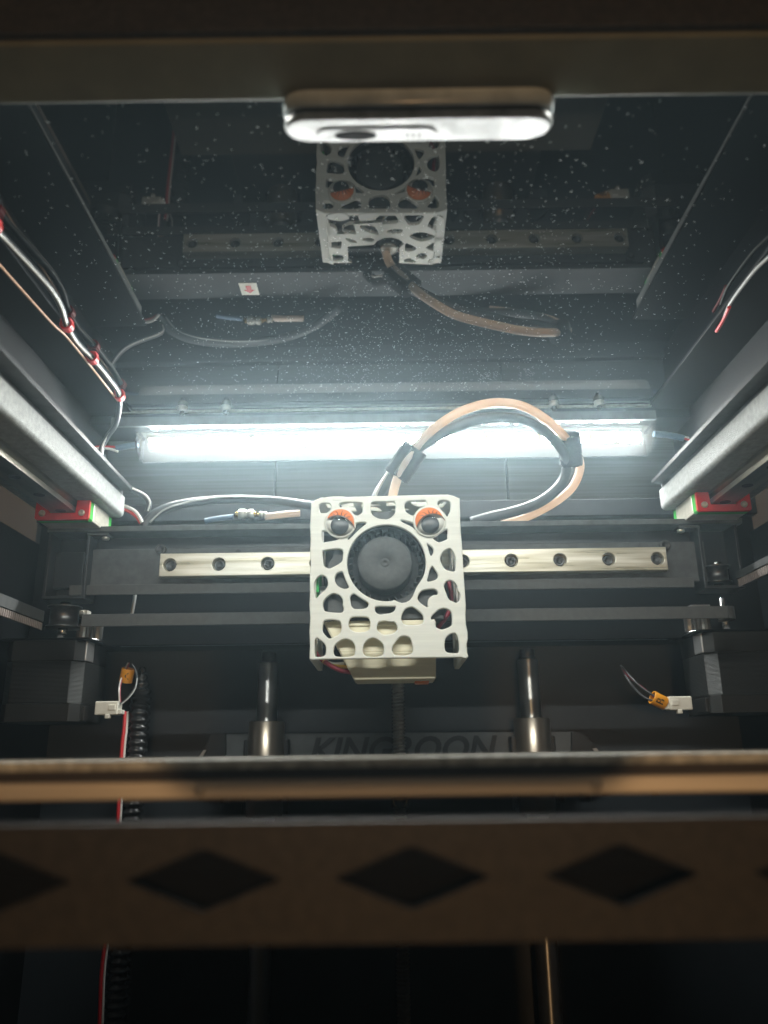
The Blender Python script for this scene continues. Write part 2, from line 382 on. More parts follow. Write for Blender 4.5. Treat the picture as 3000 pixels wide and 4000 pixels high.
# dust
db = MB(); bmd = db.bm
def fleck(x, y, z, L, r, bend, a, nrm=(0, 0, -1)):
    p = []; th = a
    for i in range(4):
        p.append(Vector((x, y, z))); x += L/3*math.cos(th); y += L/3*math.sin(th); th += bend
    db.tube(p, r, 3, smooth=False)
for i in range(4000):
    y = 176 + 226*random.betavariate(2.0, 1.45); x = XC + random.gauss(0, 62)
    if abs(x-XC) > 140: x = XC + random.uniform(-138, 138)
    r = random.random(); L = .28+.85*r**3
    fleck(x, y, LIDZ-.06-random.uniform(0, .12), L, random.uniform(.036, .064)*(1.4 if r > .93 else 1), random.uniform(-1.1, 1.1), random.uniform(0, 6.28))
for i in range(16):
    fleck(XC+random.uniform(-120, 120), random.uniform(200, 400), LIDZ-.1, random.uniform(1.5, 3), .04, random.uniform(-.9, .9), random.uniform(0, 6.28))
for (cx_, cy_, a0_, a1_, L_, n_) in ((1905, 1465, -.7, .9, 5.5, 26), (2065, 1452, -1.2, .6, 4.5, 20)):   # finger smears
    q = P(cx_, cy_, Z=LIDZ-.08)
    for i in range(n_):
        fleck(q.x+random.uniform(-4.5, 4.5), q.y+random.uniform(-5, 5), LIDZ-.05, random.uniform(.8, 2.2), .022, .12, .75+random.uniform(-.25, .25))
tag(db.build('dust', M['dust']), 'pale dust specks and fibres stuck to the underside of the lid', 'dust', kind='stuff')

# ================================================================== LED LIGHT BAR
l0 = P(540, 1720, Y=420); l1 = P(2548, 1710, Y=420); lx0, lx1 = l0.x, l1.x
lb = thing('light_bar', 'lit white light bar of small LEDs under the rear edge of the lid', 'light bar', ((lx0+lx1)/2, 425, 160))
def ext(pts, x0, x1): return [(x0, y, z) for y, z in pts]
MB().prism(ext([(433, 180.4), (433, 164.4), (431.8, 164.4), (431.8, 179.6), (424, 179.6), (424, 180.4)], lx0, lx1), (lx1-lx0, 0, 0)).build('housing', M['led_house'], lb)
arc = []
for i in range(15):
    t = i/14*math.pi/2
    arc.append((433-16.5*math.cos(t)**.85, 179.4-15.2*math.sin(t)**.95))
arci = [(y+(433-y)*.06+.15, z+(179.2-z)*.05) for y, z in arc]
cv = MB(); cv.prism([(lx0+.6, y, z) for y, z in arc]+[(lx0+.6, y, z) for y, z in reversed(arci)], (lx1-lx0-1.2, 0, 0))
cv.build('cover', M['cover'], lb, smooth=True)
for xx, dx in ((lx0-1.2, 1.7), (lx1-.5, 1.7)):
    MB().prism([(xx, 433.2, 180.6)]+[(xx, y-.25, z+.25) for y, z in arc]+[(xx, 433.2, 163.9)], (dx, 0, 0)).build('end_cap', M['cover'], lb)
bn = Vector((0, -.83, -.56)).normalized(); bu = Vector((0, -bn.z, bn.y)).normalized()   # board normal and across
bc = Vector(((lx0+lx1)/2, 427.5, 174.8))
MB().obox(bc, Vector((1, 0, 0)), bu, bn, lx1-lx0-6, 10, 1.0, .1).build('reflector', M['led_house'], lb)
board = MB().obox(bc+bn*.75, Vector((1, 0, 0)), bu, bn, lx1-lx0-8, 8.5, .6, .1).build('led_board', M['led_house'], lb)
nled = 38; me_led = None
for i in range(nled):
    x = lx0+3+(lx1-lx0-6)*(i+.5)/nled
    x += (.55 if i % 2 == 0 else -.55)
    cpos = Vector((x, bc.y, bc.z))+bn*1.12
    if me_led is None:
        o = MB().obox(cpos, Vector((1, 0, 0)), bu, bn, 5.3, 5.6, .06, 0).build('led', M['led'], board); me_led = o.data; o.data.name = 'led'; led0 = cpos
    else:
        o = bpy.data.objects.new('led', me_led); COL.objects.link(o); o.parent = board; o.location = (cpos-led0)*S
for i in range(nled//2-1):
    x = lx0+3+(lx1-lx0-6)*(2*i+2)/nled
    MB().obox(Vector((x, bc.y, bc.z))+bn*1.15, Vector((1, 0, 0)), bu, bn, .7, 5.5, .3, 0).build('solder_pad', M['brass'], board)
# leads of the light bar
lt = thing('light_bar_lead', 'blue sleeved lead with red and white wires at the left end of the light bar', 'cable', (lx0-10, 424, 170))
MB().tube(path([(540, 1736, 424), (500, 1742, 424), (452, 1752, 423)]), 1.75, 10).build('sleeve', M['blue'], lt)
MB().tube(path([(458, 1746, 423), (410, 1745, 420), (360, 1750, 416), (318, 1790, 410)]), .62, 8).build('red_wire', M['wire_r'], lt)
MB().tube(path([(462, 1764, 423), (420, 1752, 421), (372, 1752, 417), (335, 1768, 413), (322, 1795, 410)]), .75, 8).build('white_wire', M['wire_w'], lt)
rt = thing('light_bar_lead', 'blue sleeved lead with red wire at the right end of the light bar', 'cable', (lx1+10, 424, 170))
MB().tube(path([(2552, 1695, 424), (2610, 1700, 424), (2672, 1712, 423)]), 1.8, 10).build('sleeve', M['blue'], rt)
MB().tube(path([(2668, 1712, 423), (2710, 1725, 420), (2742, 1752, 414)]), .65, 8).build('red_wire', M['wire_r'], rt)
MB().tube(path([(2668, 1706, 423), (2712, 1716, 420), (2750, 1745, 414)]), .6, 8).build('white_wire', M['wire_w'], rt)

# ================================================================== SIDE BEAMS
for sx, nm in ((-1, 'left'), (1, 'right')):
    xi = XC+sx*145
    t = thing('side_beam', f'long grey textured beam sloping in from the {nm} edge with a steel rail beneath', 'beam', (xi, 280, 124), 'side beams of the printer frame')
    prof = [(0, 134), (0, 125)]
    for k in range(1, 7):
        a = k/6*math.pi/2; prof.append((2.4-2.4*math.cos(a), 125-2.4*math.sin(a)))
    prof += [(40, 122.6), (40, 134)]
    MB().prism([(xi+sx*u, 158, v) for u, v in prof], (0, 247, 0)).build('beam', M['beam'], t)
    MB().prism([(xi-sx*7.5, 158, 136.97), (xi-sx*4.5, 402, 136.97), (xi+sx*30, 402, 136.97), (xi+sx*30, 158, 136.97)], (0, 0, .1)).build('shelf', M['gantry_light'], t)
    MB().prism([(xi-sx*7.55, 158, 137.1), (xi-sx*4.55, 402, 137.1), (xi+sx*30, 402, 137.1), (xi+sx*30, 158, 137.1)], (0, 0, 1.8)).build('shelf_cover', M['panel'], t)
    MB().box(min(xi+sx*1, xi+sx*20), max(xi+sx*1, xi+sx*20), 158, 404, 134.05, 136.95, 0).build('spacer', M['gantry_light'], t)
    xr = xi+sx*13
    r0, r1 = min(xr, xr+sx*12), max(xr, xr+sx*12)
    MB().prism([(r0, 158, 122.5), (r0, 158, 121), (r0+1.6, 158, 119.6), (r0, 158, 118.2), (r0, 158, 116), (r1, 158, 116), (r1, 158, 118.2), (r1-1.6, 158, 119.6), (r1, 158, 121), (r1, 158, 122.5)], (0, 240, 0)).build('rail', M['rail_shaded'], t)
    for k in range(9):
        MB().cyl(((r0+r1)/2, 170+25*k, 116.1), (0, 0, -1), 2.6, .25, 14, .05).build('rail_screw', M['dsteel'], t)

# ================================================================== GANTRY
g = thing('gantry', 'black cross gantry carrying a greased steel rail behind the tool head', 'gantry', (XC, 395, 81))
zt = P(1500, 2041, Y=389).z; 
MB().box(XC-178, XC+180, 389, 415, zt-2.9, zt, .35).build('top_plate', M['gantry_light'], g)
zs = P(1500, 2133, Y=398).z; zb = P(1500, 2288, Y=398).z
MB().box(XC-160, XC+160, 402, 409, zs-8, zt-3, .2).build('web', M['gantry'], g)
gx0, gx1 = P(335, 2200, Y=397).x, P(2760, 2200, Y=397).x
MB().box(gx0, gx1, 397.2, 408, zb, zs, .3).build('front_plate', M['gantry_light'], g)
for a, b in ((190, 330), (2640, 2745)):
    MB().box(P(a, 2200, Y=400).x, P(b, 2200, Y=400).x, 399, 406, zb+1, zs-1, .4).build('end_plate', M['bracket'], g)
ra, rbx = P(627, 2205, Y=391), P(2602, 2190, Y=391)
zr = (P(1000, 2203, Y=391).z + P(2000, 2194, Y=391).z)/2
holes = []
hx = [P(665+190.4*k, 2200, Y=390).x for k in range(11) if 665+190.4*k < 2580]
for x in hx: holes.append(circle(x, zr, 3.35, 20))
RAIL = MB().plate([[(ra.x, zr-6), (rbx.x, zr-6), (rbx.x, zr+6), (ra.x, zr+6)]]+holes, 4.5, lambda u, v, w: (u, 389.2+w, v), .35)
RAIL.box(ra.x, rbx.x, 393.7, 397.1, zr-5.6, zr+5.6, .1)
RAIL = RAIL.build('linear_rail', M['rail'], g)
def cap_screw(x, y, z, r, parent, m='dsteel'):
    mb = MB(); mb.lathe((x, y, z), (0, -1, 0), [(r, 0), (r, 2.2), (r-.25, 2.5), (r*.58, 2.5), (r*.5, 1.2), (.02, 1.1)], 18, cap=False)
    return mb.build('cap_screw', M[m], parent)
for x in hx: cap_screw(x, 393.6, zr, 2.75, RAIL)
for px, py in ((629, 2147), (2597, 2131)):
    q = P(px, py, Y=396); cap_screw(q.x, 397.1, q.z, 2.75, g)
q = P(931, 2157, Y=397); MB().cyl((q.x, 397.3, q.z), (0, -1, 0), 1.6, .3, 14, .05).build('plug_hole', M['dark'], g)
# carriages at both ends
for sx, nm in ((-1, 'left'), (1, 'right')):
    xm = XC+sx*164
    cb = MB(); cb.box(xm-13.5, xm-6.5, 377.5, 400, 113.4, 122.3, .5); cb.box(xm+6.5, xm+13.5, 377.5, 400, 113.4, 122.3, .5); cb.box(xm-13.4, xm+13.4, 377.5, 400, 112.3, 115.2, .5)
    car = cb.build('carriage', M['block'], g)
    def ushape(y0, t_, grow, mm, name):
        pts = [(xm-13.3, 121.8), (xm-13.3, 111.9+.9), (xm-12.4, 111.9), (xm+12.4, 111.9), (xm+13.3, 112.8), (xm+13.3, 121.8), (xm+7, 121.8), (xm+6.6, 115.4), (xm-6.6, 115.4), (xm-7, 121.8)]
        MB().prism([(u, y0, v) for u, v in pts], (0, t_, 0)).build(name, M[mm], car)
    ushape(373.6, 3.8, 0, 'green', 'end_cap'); ushape(371.6, 1.9, 0, 'red', 'seal'); ushape(400.1, 3.6, 0, 'green', 'end_cap')
    for k in (-1, 1):
        mb = MB(); mb.lathe((xm+k*9.8, 371.5, 115.2), (0, -1, 0), [(1.7, 0), (1.6, .5), (1.0, .9), (.5, .55), (.02, .5)], 14, cap=False); mb.build('seal_screw', M['zinc'], car)
# idler brackets hanging from the top plate
def bracket(x0, x1, zlo, name):
    mb = MB(); z1 = zt-3.05
    mb.box(x0, x0+1.6, 391, 405, zlo, z1, .3); mb.box(x1-1.6, x1, 391, 405, zlo, z1, .3); mb.box(x0, x1, 391, 405, zlo-1.6, zlo+.1, .3)
    mb.box(x0+1.4, x1-1.4, 403.5, 405, zlo, z1, .2)
    o = mb.build('idler_bracket', M['bracket'], g); return o
bl0, bl1 = P(178, 2200, Y=391).x, P(342, 2200, Y=391).x
br0, br1 = P(2742, 2200, Y=391).x, P(2898, 2200, Y=391).x
B1 = bracket(bl0, bl1, 77.5, 'left'); B2 = bracket(br0, br1, 78.5, 'right')
for px, py in ((408, 2080), (2665, 2064)):
    q = P(px, py, Y=391); 
    mb = MB(); mb.box(q.x-9 if px < 1000 else q.x-2, q.x+2 if px < 1000 else q.x+9, 390.5, 398, zt-4.6, zt-3.1, .3); mb.build('bracket_foot', M['gantry_light'], g)
    MB().cyl((q.x, 393.5, zt-4.6), (0, 0, -1), 1.9, 1.5, 14).build('foot_screw', M['zinc'], g)

# ================================================================== IDLERS
def idler(px, Y, z0, z1, label, r=6.0):
    q = P(px, 2300, Y=Y)
    t = thing('idler_pulley', label, 'pulley', (q.x, Y, z0), 'belt idler pulleys')
    h = z1-z0
    mb = MB(); mb.lathe((q.x, Y, z0), (0, 0, 1), [(r+1.5, 0), (r+1.5, .9), (r, 1.1), (r, h-1.1), (r+1.5, h-.9), (r+1.5, h)], 28); mb.build('roller', M['dsteel'], t)
    mb = MB(); mb.cyl((q.x, Y, z0-3), (0, 0, 1), 2.4, 2.9, 16); mb.cyl((q.x, Y, z1+.1), (0, 0, 1), 2.6, 2.2, 6 if False else 16); mb.build('shaft', M['steel'], t)
    return t
idler(2810, 397, 80.5, 89.5, 'shiny idler pulley inside the bracket near the right edge', 5.2)
idler(262, 400, 62.5, 73.5, 'dark idler pulley beneath the bracket near the left edge', 7)

# ================================================================== BELTS
zu1, zu0 = P(1500, 2270, Y=393).z, P(1500, 2309, Y=393).z
zl1, zl0 = P(1500, 2384, Y=393).z, P(1500, 2432, Y=393).z
def teeth_along_x(mb, x0, x1, y, z0, z1):
    n = int((x1-x0)/2)
    for i in range(n): mb.box(x0+2*i+.3, x0+2*i+1.3, y, y+.7, z0, z1, 0)
for lab, z0, z1, xa, xb, side in (('upper dark drive belt stretched across just below the gantry rail', zu0, zu1, 270, 2715, 1),
                                  ('lower dark drive belt stretched across beneath the upper belt', zl0, zl1, 330, 2830, -1)):
    x0, x1 = P(xa, 2300, Y=393).x, P(xb, 2300, Y=393).x
    t = thing('drive_belt', lab, 'belt', (XC, 393, z0), 'drive belts')
    mb = MB(); mb.box(x0, x1, 393, 394.2, z0, z1, .2)
    if side < 0:
        pts = [(x1+5*math.sin(a), 399.1-6.0*math.cos(a)) for a in [math.pi*k/8 for k in range(9)]]
        for (ax_, ay_), (bx_, by_) in zip(pts, pts[1:]):
            c0 = Vector(((ax_+bx_)/2, (ay_+by_)/2, (z0+z1)/2)); dx = Vector((bx_-ax_, by_-ay_, 0)); L = dx.length; dx.normalize()
            mb.obox(c0, dx, Vector((-dx.y, dx.x, 0)), Vector((0, 0, 1)), L+.15, 1.2, z1-z0, 0)
    mb.build('band', M['rubber'], t)
    mt = MB(); teeth_along_x(mt, x0, x1, 394.15, z0+.2, z1-.2)
    tag(mt.build('teeth', M['rubber'], t), kind='stuff')
def side_belt(X, ptop, lab, sgn):
    (a1, a2, a3) = ptop                      # pixel rows at the frame edge: top of smooth run, joint, foot of toothed run
    ex = 0 if sgn < 0 else 3000
    z1, zm, z0 = [P(ex, v, X=X).z for v in (a1, a2, a3)]
    t = thing('drive_belt', lab, 'belt', (X, 380, z0), 'drive belts')
    MB().box(X-.7, X+.7, 170, 392, zm+.4, z1, .2).build('band', M['rubber'], t)
    MB().box(X+sgn*.8-.5, X+sgn*.8+.5, 170, 394, z0, zm, .2).build('lower_band', M['rubber'], t)
    mb = MB()
    for i in range(110): mb.box(X-.5 if sgn < 0 else X-.5, X+.5, 172+2*i, 172+2*i+1.05, z0+.1, zm-.1, 0)
    tag(mb.build('teeth', M['teeth'], t), kind='stuff')
side_belt(-172, (2318, 2372, 2404), 'toothed belt running out through the left edge of the picture', -1)
side_belt(179, (2172, 2206, 2240), 'toothed belt running out through the right edge of the picture', 1)

# ================================================================== REAR CROSSBAR
cbz1, cbz0 = P(1500, 2426, Y=450).z, P(1500, 2496, Y=450).z
t = thing('rear_crossbar', 'grey textured bar across the rear under the lower belt', 'frame bar', (XC, 450, cbz0))
MB().box(P(428, 2460, Y=450).x, P(2655, 2450, Y=450).x, 450, 470, cbz0, cbz1, 1.6, 3).build('bar', M['speckle'], t)
MB().box(-200, 209, 452, 499, cbz0+.8, cbz0+4, .2).build('shelf', M['panel'], t)
for px, py in ((1034, 2526), (2074, 2512)):
    q = P(px, py, Y=478); MB().lathe((q.x, 478, cbz0-4), (0, -1, 0), [(1.9, 0), (1.9, 1.5), (1.3, 1.5), (1.2, .6), (.02, .6)], 16, cap=False).build('set_screw', M['dsteel'], t)
# small clips, screws behind the belts
def glint(px, py, Y, w_, h_, m, name, label, cat, group):
    q = P(px, py, Y=Y); mb = MB(); mb.box(q.x-w_/2, q.x+w_/2, Y, Y+6, q.z-h_/2, q.z+h_/2, .35)
    mb.cyl((q.x, Y+.05, q.z), (0, -1, 0), min(w_, h_)*.34, .9, 12, .1)
    return tag(mb.build(name, M[m], None, (q.x, Y, q.z)), label, cat, group)
glint(322, 2394, 441, 5.5, 3.2, 'white', 'end_stop', 'small white end stop beside the left idler pulley', 'switch', None)
glint(304, 2265, 410, 2.4, 1.2, 'zinc', 'clip', 'tiny bright clip at the foot of the left gantry end plate', 'clip', None)
glint(305, 2330, 420, 5, 1.8, 'alu', 'lever_arm', 'small grey lever above the left idler pulley', 'lever', None)
glint(2737, 2372, 432, 11, 3, 'alu', 'lever_arm', 'small bright lever resting above the lower belt near the right idler', 'lever', None)

tag(MB().tube(path([(528, 2318, 440), (524, 2350, 440), (514, 2402, 441)]), 1.0, 8).build('short_lead', M['wire_g'], None, (-140, 440, 75)), 'short grey lead between the two belts near the left idler', 'wire')
# ================================================================== STEPPER MOTORS
def motor(sx, nm, letter):
    xi = XC+sx*167.5                         # inner side
    x0, x1 = min(xi, xi+sx*42.3), max(xi, xi+sx*42.3)
    t = thing('stepper_motor', f'dark stepper motor with ridged steel sides at the {nm} edge, wired to tag {letter}', 'motor', ((x0+x1)/2, 446, 18), 'stepper motors')
    def sect(z0, z1, ins, ch, m, name):
        a0, a1, b0, b1 = x0+ins, x1-ins, 425+ins, 467.3-ins
        pts = [(a0+ch, b0), (a1-ch, b0), (a1, b0+ch), (a1, b1-ch), (a1-ch, b1), (a0+ch, b1), (a0, b1-ch), (a0, b0+ch)]
        return MB().prism([(u, v, z0) for u, v in pts], (0, 0, z1-z0), .15).build(name, M[m], t)
    sect(49.2, 60, .2, 4.2, 'motor', 'upper_cap'); sect(27, 49, 0, 5.5, 'lam', 'stack'); sect(17.5, 26.8, .2, 4.2, 'motor', 'lower_cap')
    # cast corner post that catches the light
    xp = xi+sx*.9
    MB().box(xp-1.5, xp+1.5, 429.5, 441, 49.4, 60.2, .5).build('corner_post', M['alu'], t)
    xc_ = (x0+x1)/2
    MB().cyl((xc_, 446, 60), (0, 0, 1), 11, 2, 28).build('pilot', M['alu'], t)
    MB().cyl((xc_, 446, 62), (0, 0, 1), 2.5, 20, 14).build('shaft', M['steel'], t)
    xq = xi+sx*5
    n = 20; prof = []
    mb = MB(); pts = []
    for i in range(n*2):
        a = 2*math.pi*i/(n*2); r = 7.2 if i % 2 else 6.2
        pts.append((xq+r*math.cos(a), 446+r*math.sin(a), 63))
    mb.prism(pts, (0, 0, 8)); mb.cyl((xq, 446, 61.4), (0, 0, 1), 8.4, 1.4, 28); mb.build('toothed_pulley', M['steel'], t)
    MB().box(x0-3, x1+3, 424, 470, 60.4, 61.3, .2).build('mount_plate', M['panel'], t)
    MB().box(min(xi-sx*1.5, xi+sx*9), max(xi-sx*1.5, xi+sx*9), 432, 446, 18.2, 25.8, .3).build('socket', M['motor'], t)
motor(-1, 'left', 'A'); motor(1, 'right', 'B')
def motor_lead(nm, letter, plug, tagc, tagdir, letrot, wires, label):
    q = P(*plug)
    t = thing('motor_lead', label, 'cable', (q.x, q.y, q.z), 'motor leads with orange tags')
    sx = -1 if nm == 'left' else 1
    mb = MB(); mb.box(q.x-6.2, q.x+6.2, q.y-4, q.y+4, q.z-3.6, q.z+3.6, .6)
    mb.box(q.x-sx*6.2-2.4, q.x-sx*6.2+1.8, q.y-3.2, q.y+3.2, q.z-3.2, q.z-.8, .3)
    mb.box(q.x-sx*3.2-1.9, q.x-sx*3.2+1.9, q.y-4.6, q.y-3.9, q.z-1.2, q.z+1.7, .2)
    mb.box(q.x-sx*1-1.3, q.x-sx*1+1.3, q.y-4.6, q.y-1, q.z-5.6, q.z-3.2, .5)
    mb.build('plug', M['white'], t)
    c = P(*tagc); d = Vector(tagdir).normalized()
    mb = MB(); mb.lathe(c-d*3.9, d, [(3.0, .3), (3.2, 0), (3.6, 0), (3.7, .3), (3.7, 7.5), (3.6, 7.8), (3.2, 7.8), (3.0, 7.5)], 26, cap=False)
    tg = mb.build('tag', M['tag'], t)
    # printed letter wrapped on the near side
    up = d; rgt = Vector((1, 0, 0)); rgt = (rgt-up*rgt.dot(up)).normalized(); out = rgt.cross(up)
    if out.y > 0: out = -out
    ca, sa = math.cos(letrot), math.sin(letrot)
    def wrap(u, v, w_):
        u, v = u*ca-v*sa, u*sa+v*ca
        a = u/3.7
        return c + up*v + rgt*(3.73+.02*w_)*math.sin(a) + out*(3.73+.02*w_)*math.cos(a)
    text_mesh(MB(), letter, 6.0, wrap, .4, bold=.09).build('letter', M['ink'], tg)
    for i, (m, r, pts) in enumerate(wires):
        MB().tube(path(pts), r, 7).build('wire', M[m], t)
motor_lead('left', 'A', (424, 2767, 441), (496, 2638, 457), (.22, -.25, 1), math.radians(100),
    [('wire_w', .45, [(467, 2745, 440), (465, 2690, 440), (474, 2650, 454), (490, 2610, 457), (500, 2590, 460)]),
     ('wire_dr', .5, [(470, 2745, 441), (468, 2690, 441), (477, 2650, 455), (495, 2610, 458), (505, 2590, 461)]),
     ('wire_k', .55, [(468, 2752, 440), (500, 2725, 441), (525, 2690, 443), (535, 2655, 446), (530, 2620, 450), (515, 2595, 452)]),
     ('wire_g', .35, [(470, 2754, 439), (503, 2726, 440), (528, 2690, 442), (536, 2650, 446)])],
    'white plug, wires and an orange tag lettered A by the left motor')
motor_lead('right', 'B', (2650, 2748, 441), (2572, 2736, 440), (-.86, -.1, .42), math.radians(0),
    [('wire_k', .6, [(2628, 2745, 440), (2600, 2740, 440), (2550, 2715, 441), (2500, 2680, 444), (2460, 2640, 450), (2430, 2605, 458)]),
     ('wire_k', .6, [(2628, 2760, 441), (2590, 2745, 441), (2530, 2730, 442), (2490, 2700, 446), (2450, 2650, 452), (2425, 2600, 460)]),
     ('wire_dr', .55, [(2630, 2772, 440), (2600, 2755, 440), (2560, 2725, 441), (2515, 2690, 444), (2465, 2650, 450), (2430, 2612, 458)])],
    'white plug, wires and an orange tag lettered B by the right motor')

# ================================================================== RODS, SCREW
def rod(px0, py0, px1, py1, Y, lab):
    a = P(px0, py0, Y=Y)
    t = thing('guide_rod', lab, 'rod', (a.x, Y, -180), 'upright guide rods')
    MB().cyl((a.x, Y, -180), (0, 0, 1), 6, 180+52, 28, .6).build('shaft', M['chrome'], t)
    mb = MB(); mb.cyl((a.x, Y, 52.1), (0, 0, 1), 4.6, 6, 20, .4); mb.build('neck', M['dsteel'], t)
    return a.x
RXL = rod(1046, 2700, 0, 0, 475, 'chromed upright rod left of the tool head'); RXR = rod(2068, 2690, 0, 0, 475, 'chromed upright rod right of the tool head')
sxx = P(1556, 2760, Y=470).x
t = thing('lead_screw', 'dark threaded lead screw standing below the tool head', 'lead screw', (sxx, 470, -180))
mb = MB(); seg = 12; steps = int(228/2*8); prev = None
for i in range(steps+1):
    h = -180+i*2/8
    ring = []
    for k in range(seg):
        ph = (h/2 - k/seg) % 1.0
        r = 3.0+.95*(1-abs(2*ph-1))
        a = 2*math.pi*k/seg
        ring.append(mb.bm.verts.new((sxx+r*math.cos(a), 470+r*math.sin(a), h)))
    if prev:
        for k in range(seg):
            f = mb.bm.faces.new((prev[k], prev[(k+1) % seg], ring[(k+1) % seg], ring[k])); f.smooth = False
    prev = ring
mb.build('thread', M['screw'], t)

# ================================================================== BED
bed = thing('heated_bed', 'print bed seen edge on, pale sheet on a warm lit plate crossing the picture', 'print bed', (XC, 300, -9))
MB().box(-130, 139, 180, 425, -3.0, -1.0, .3).build('build_sheet', M['pei'], bed)
MB().box(-130, 139, 178.9, 179.95, -3.1, -.9, .25).build('sheet_edge', M['edge'], bed)
MB().box(-129, 138, 181.5, 425, -5.3, -3.05, .1).build('magnetic_sheet', M['magnet'], bed)
MB().box(-131, 140, 179.5, 426, -9.3, -5.35, .5).build('aluminium_plate', M['aluplate'], bed)
for px in (780, 2330):
    q = P(px, 3040, Y=179)
    MB().lathe((q.x, 179.4, -7.2), (0, -1, 0), [(1.3, 0), (1.2, .2), (.02, .3)], 16, cap=False).build('edge_screw', M['aluplate'], bed)
# carrier plate behind the bed with the maker's lettering
pts = [(860, 2866), (2240, 2858), (2290, 2900), (2335, 2965), (2335, 3060), (1950, 3095), (1925, 3117), (1215, 3123), (1190, 3098), (800, 3070), (790, 2970), (830, 2905)]
pl = [P(a_, b_, Y=484) for a_, b_ in pts]
carr = MB().plate([[(p.x, p.z) for p in pl]], 4, lambda u, v, w_: (u, 484+w_, v), .3).build('carrier_plate', M['carrier'], bed)
c = P(1566, 2925, Y=483.9)
wtxt = P(1950, 2900, Y=484).x-P(1192, 2900, Y=484).x
text_mesh(MB(), 'KINGROON', 19.5, lambda u, v, w_: (c.x+u, 483.2+w_, c.z+v-1.0), .9, shear=.25, bold=.5, sx=wtxt/112).build('lettering', M['dark'], carr)  # recessed letters drawn raised; the shade in them is their dark colour
for a0, a1 in ((668, 770), (2300, 2420)):
    MB().prism([P(x_, y_, Y=480) for x_, y_ in (((830, 2868), (880, 2866), (880, 2990), (770, 3000), (772, 2955)) if a0 < 1000 else ((2235, 2860), (2262, 2858), (2300, 2885), (2345, 2945), (2350, 2990), (2235, 2990)))], (0, 3.5, 0)).build('side_tab', M['dark'], bed)
    MB().prism([P(x_, y_, Y=478) for x_, y_ in (((772, 2962), (795, 2930), (805, 2930), (785, 2965)) if a0 < 1000 else ((2315, 2925), (2330, 2922), (2350, 2950), (2340, 2955)))], (0, 1.5, 0)).build('bright_corner', M['alu'], bed)
for x in (RXL, RXR):
    zb_ = P(1500, 2813, Y=475).z
    MB().lathe((x, 475, -34), (0, 0, 1), [(6.2, 0), (10.2, 0), (10.4, .4), (10.4, 33.6+zb_), (10.0, 34+zb_), (6.3, 34+zb_)], 32, cap=False).build('linear_bearing', M['bronze'], bed)
    MB().box(x-13, x+13, 474, 483.5, -33, 8, .8).build('bearing_holder', M['dark'], bed)
q = P(1560, 3120, Y=470)
MB().lathe((sxx, 470, q.z+3.5), (0, 0, -1), [(4.2, 0), (5.1, 0), (5.1, 8), (4.2, 8)], 26, cap=False).build('lead_nut', M['brass'], bed)
MB().box(-100, 109, 430, 484, -14, -10, .5).build('carrier_arm', M['dark'], bed)
for px in (520, 790, 880, 1075, 2190, 2285, 2370, 2560, 2620, 2770):
    q = P(px, 3105, Y=300+random.uniform(-40, 60)); 
    MB().cyl((q.x, q.y, -9.4), (0, 0, -1), random.uniform(1.3, 2.2), random.uniform(5, 9), 12).build('spring_post', M['dsteel'], bed)

# ================================================================== FRONT FRAME
t = thing('front_top_beam', 'dark blurred beam across the top of the picture', 'frame bar', (XC, 162, 170))
zf = 170.0
MB().box(-220, 230, 153, 172, zf, zf+22, .8).build('beam', M['olive'], t)
MB().box(-220, 230, 150.5, 152.9, zf+1.0, zf+40, .4).build('face_plate', M['brown'], t)
t = thing('front_crossbar', 'dark brown crossbar with diamond cut-outs along the foot of the picture', 'frame bar', (XC, 152, -32))
Yd = 152.0
zc1, zc0 = P(1500, 3205, Y=Yd).z, P(1500, 3690, Y=Yd).z
loops = [[(-220, zc0), (230, zc0), (230, zc1), (-220, zc1)]]
dm = [P(a_, b_, Y=Yd) for a_, b_ in ((795, 3430), (1611, 3420), (2432, 3412))]
pitch = (dm[2].x-dm[0].x)/2; zm_ = dm[1].z-.35
hw = pitch*.365; hh = P(1611, 3300, Y=Yd).z-P(1611, 3545, Y=Yd).z
for k in range(-5, 6):
    cx = dm[1].x+k*pitch
    loops.append([(cx-hw, zm_), (cx-.6, zm_-hh/2+.15), (cx+.6, zm_-hh/2+.15), (cx+hw, zm_), (cx+.6, zm_+hh/2-.15), (cx-.6, zm_+hh/2-.15)])
MB().plate(loops, 2.0, lambda u, v, w_: (u, Yd+w_, v), .25).build('pierced_face', M['brown'], t)
MB().box(-220, 230, Yd+2.1, Yd+16, zc0, zc0+1.5, .2).build('lower_lip', M['panel'], t)
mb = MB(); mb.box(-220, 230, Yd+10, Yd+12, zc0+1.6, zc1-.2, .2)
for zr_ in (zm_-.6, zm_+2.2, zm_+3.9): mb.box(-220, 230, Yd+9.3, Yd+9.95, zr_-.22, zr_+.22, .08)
mb.build('shade_backing', M['void'], t)  # near-black backing added as the shade inside the diamond cut-outs
for x0_, x1_ in ((-220, 60), (72, 230)): MB().box(x0_, x1_, Yd, Yd+2, -190, -47, .2).build('unseen_blocker', M['brown'], t)  # added below the view to keep the lower interior dark; gap lights one rod

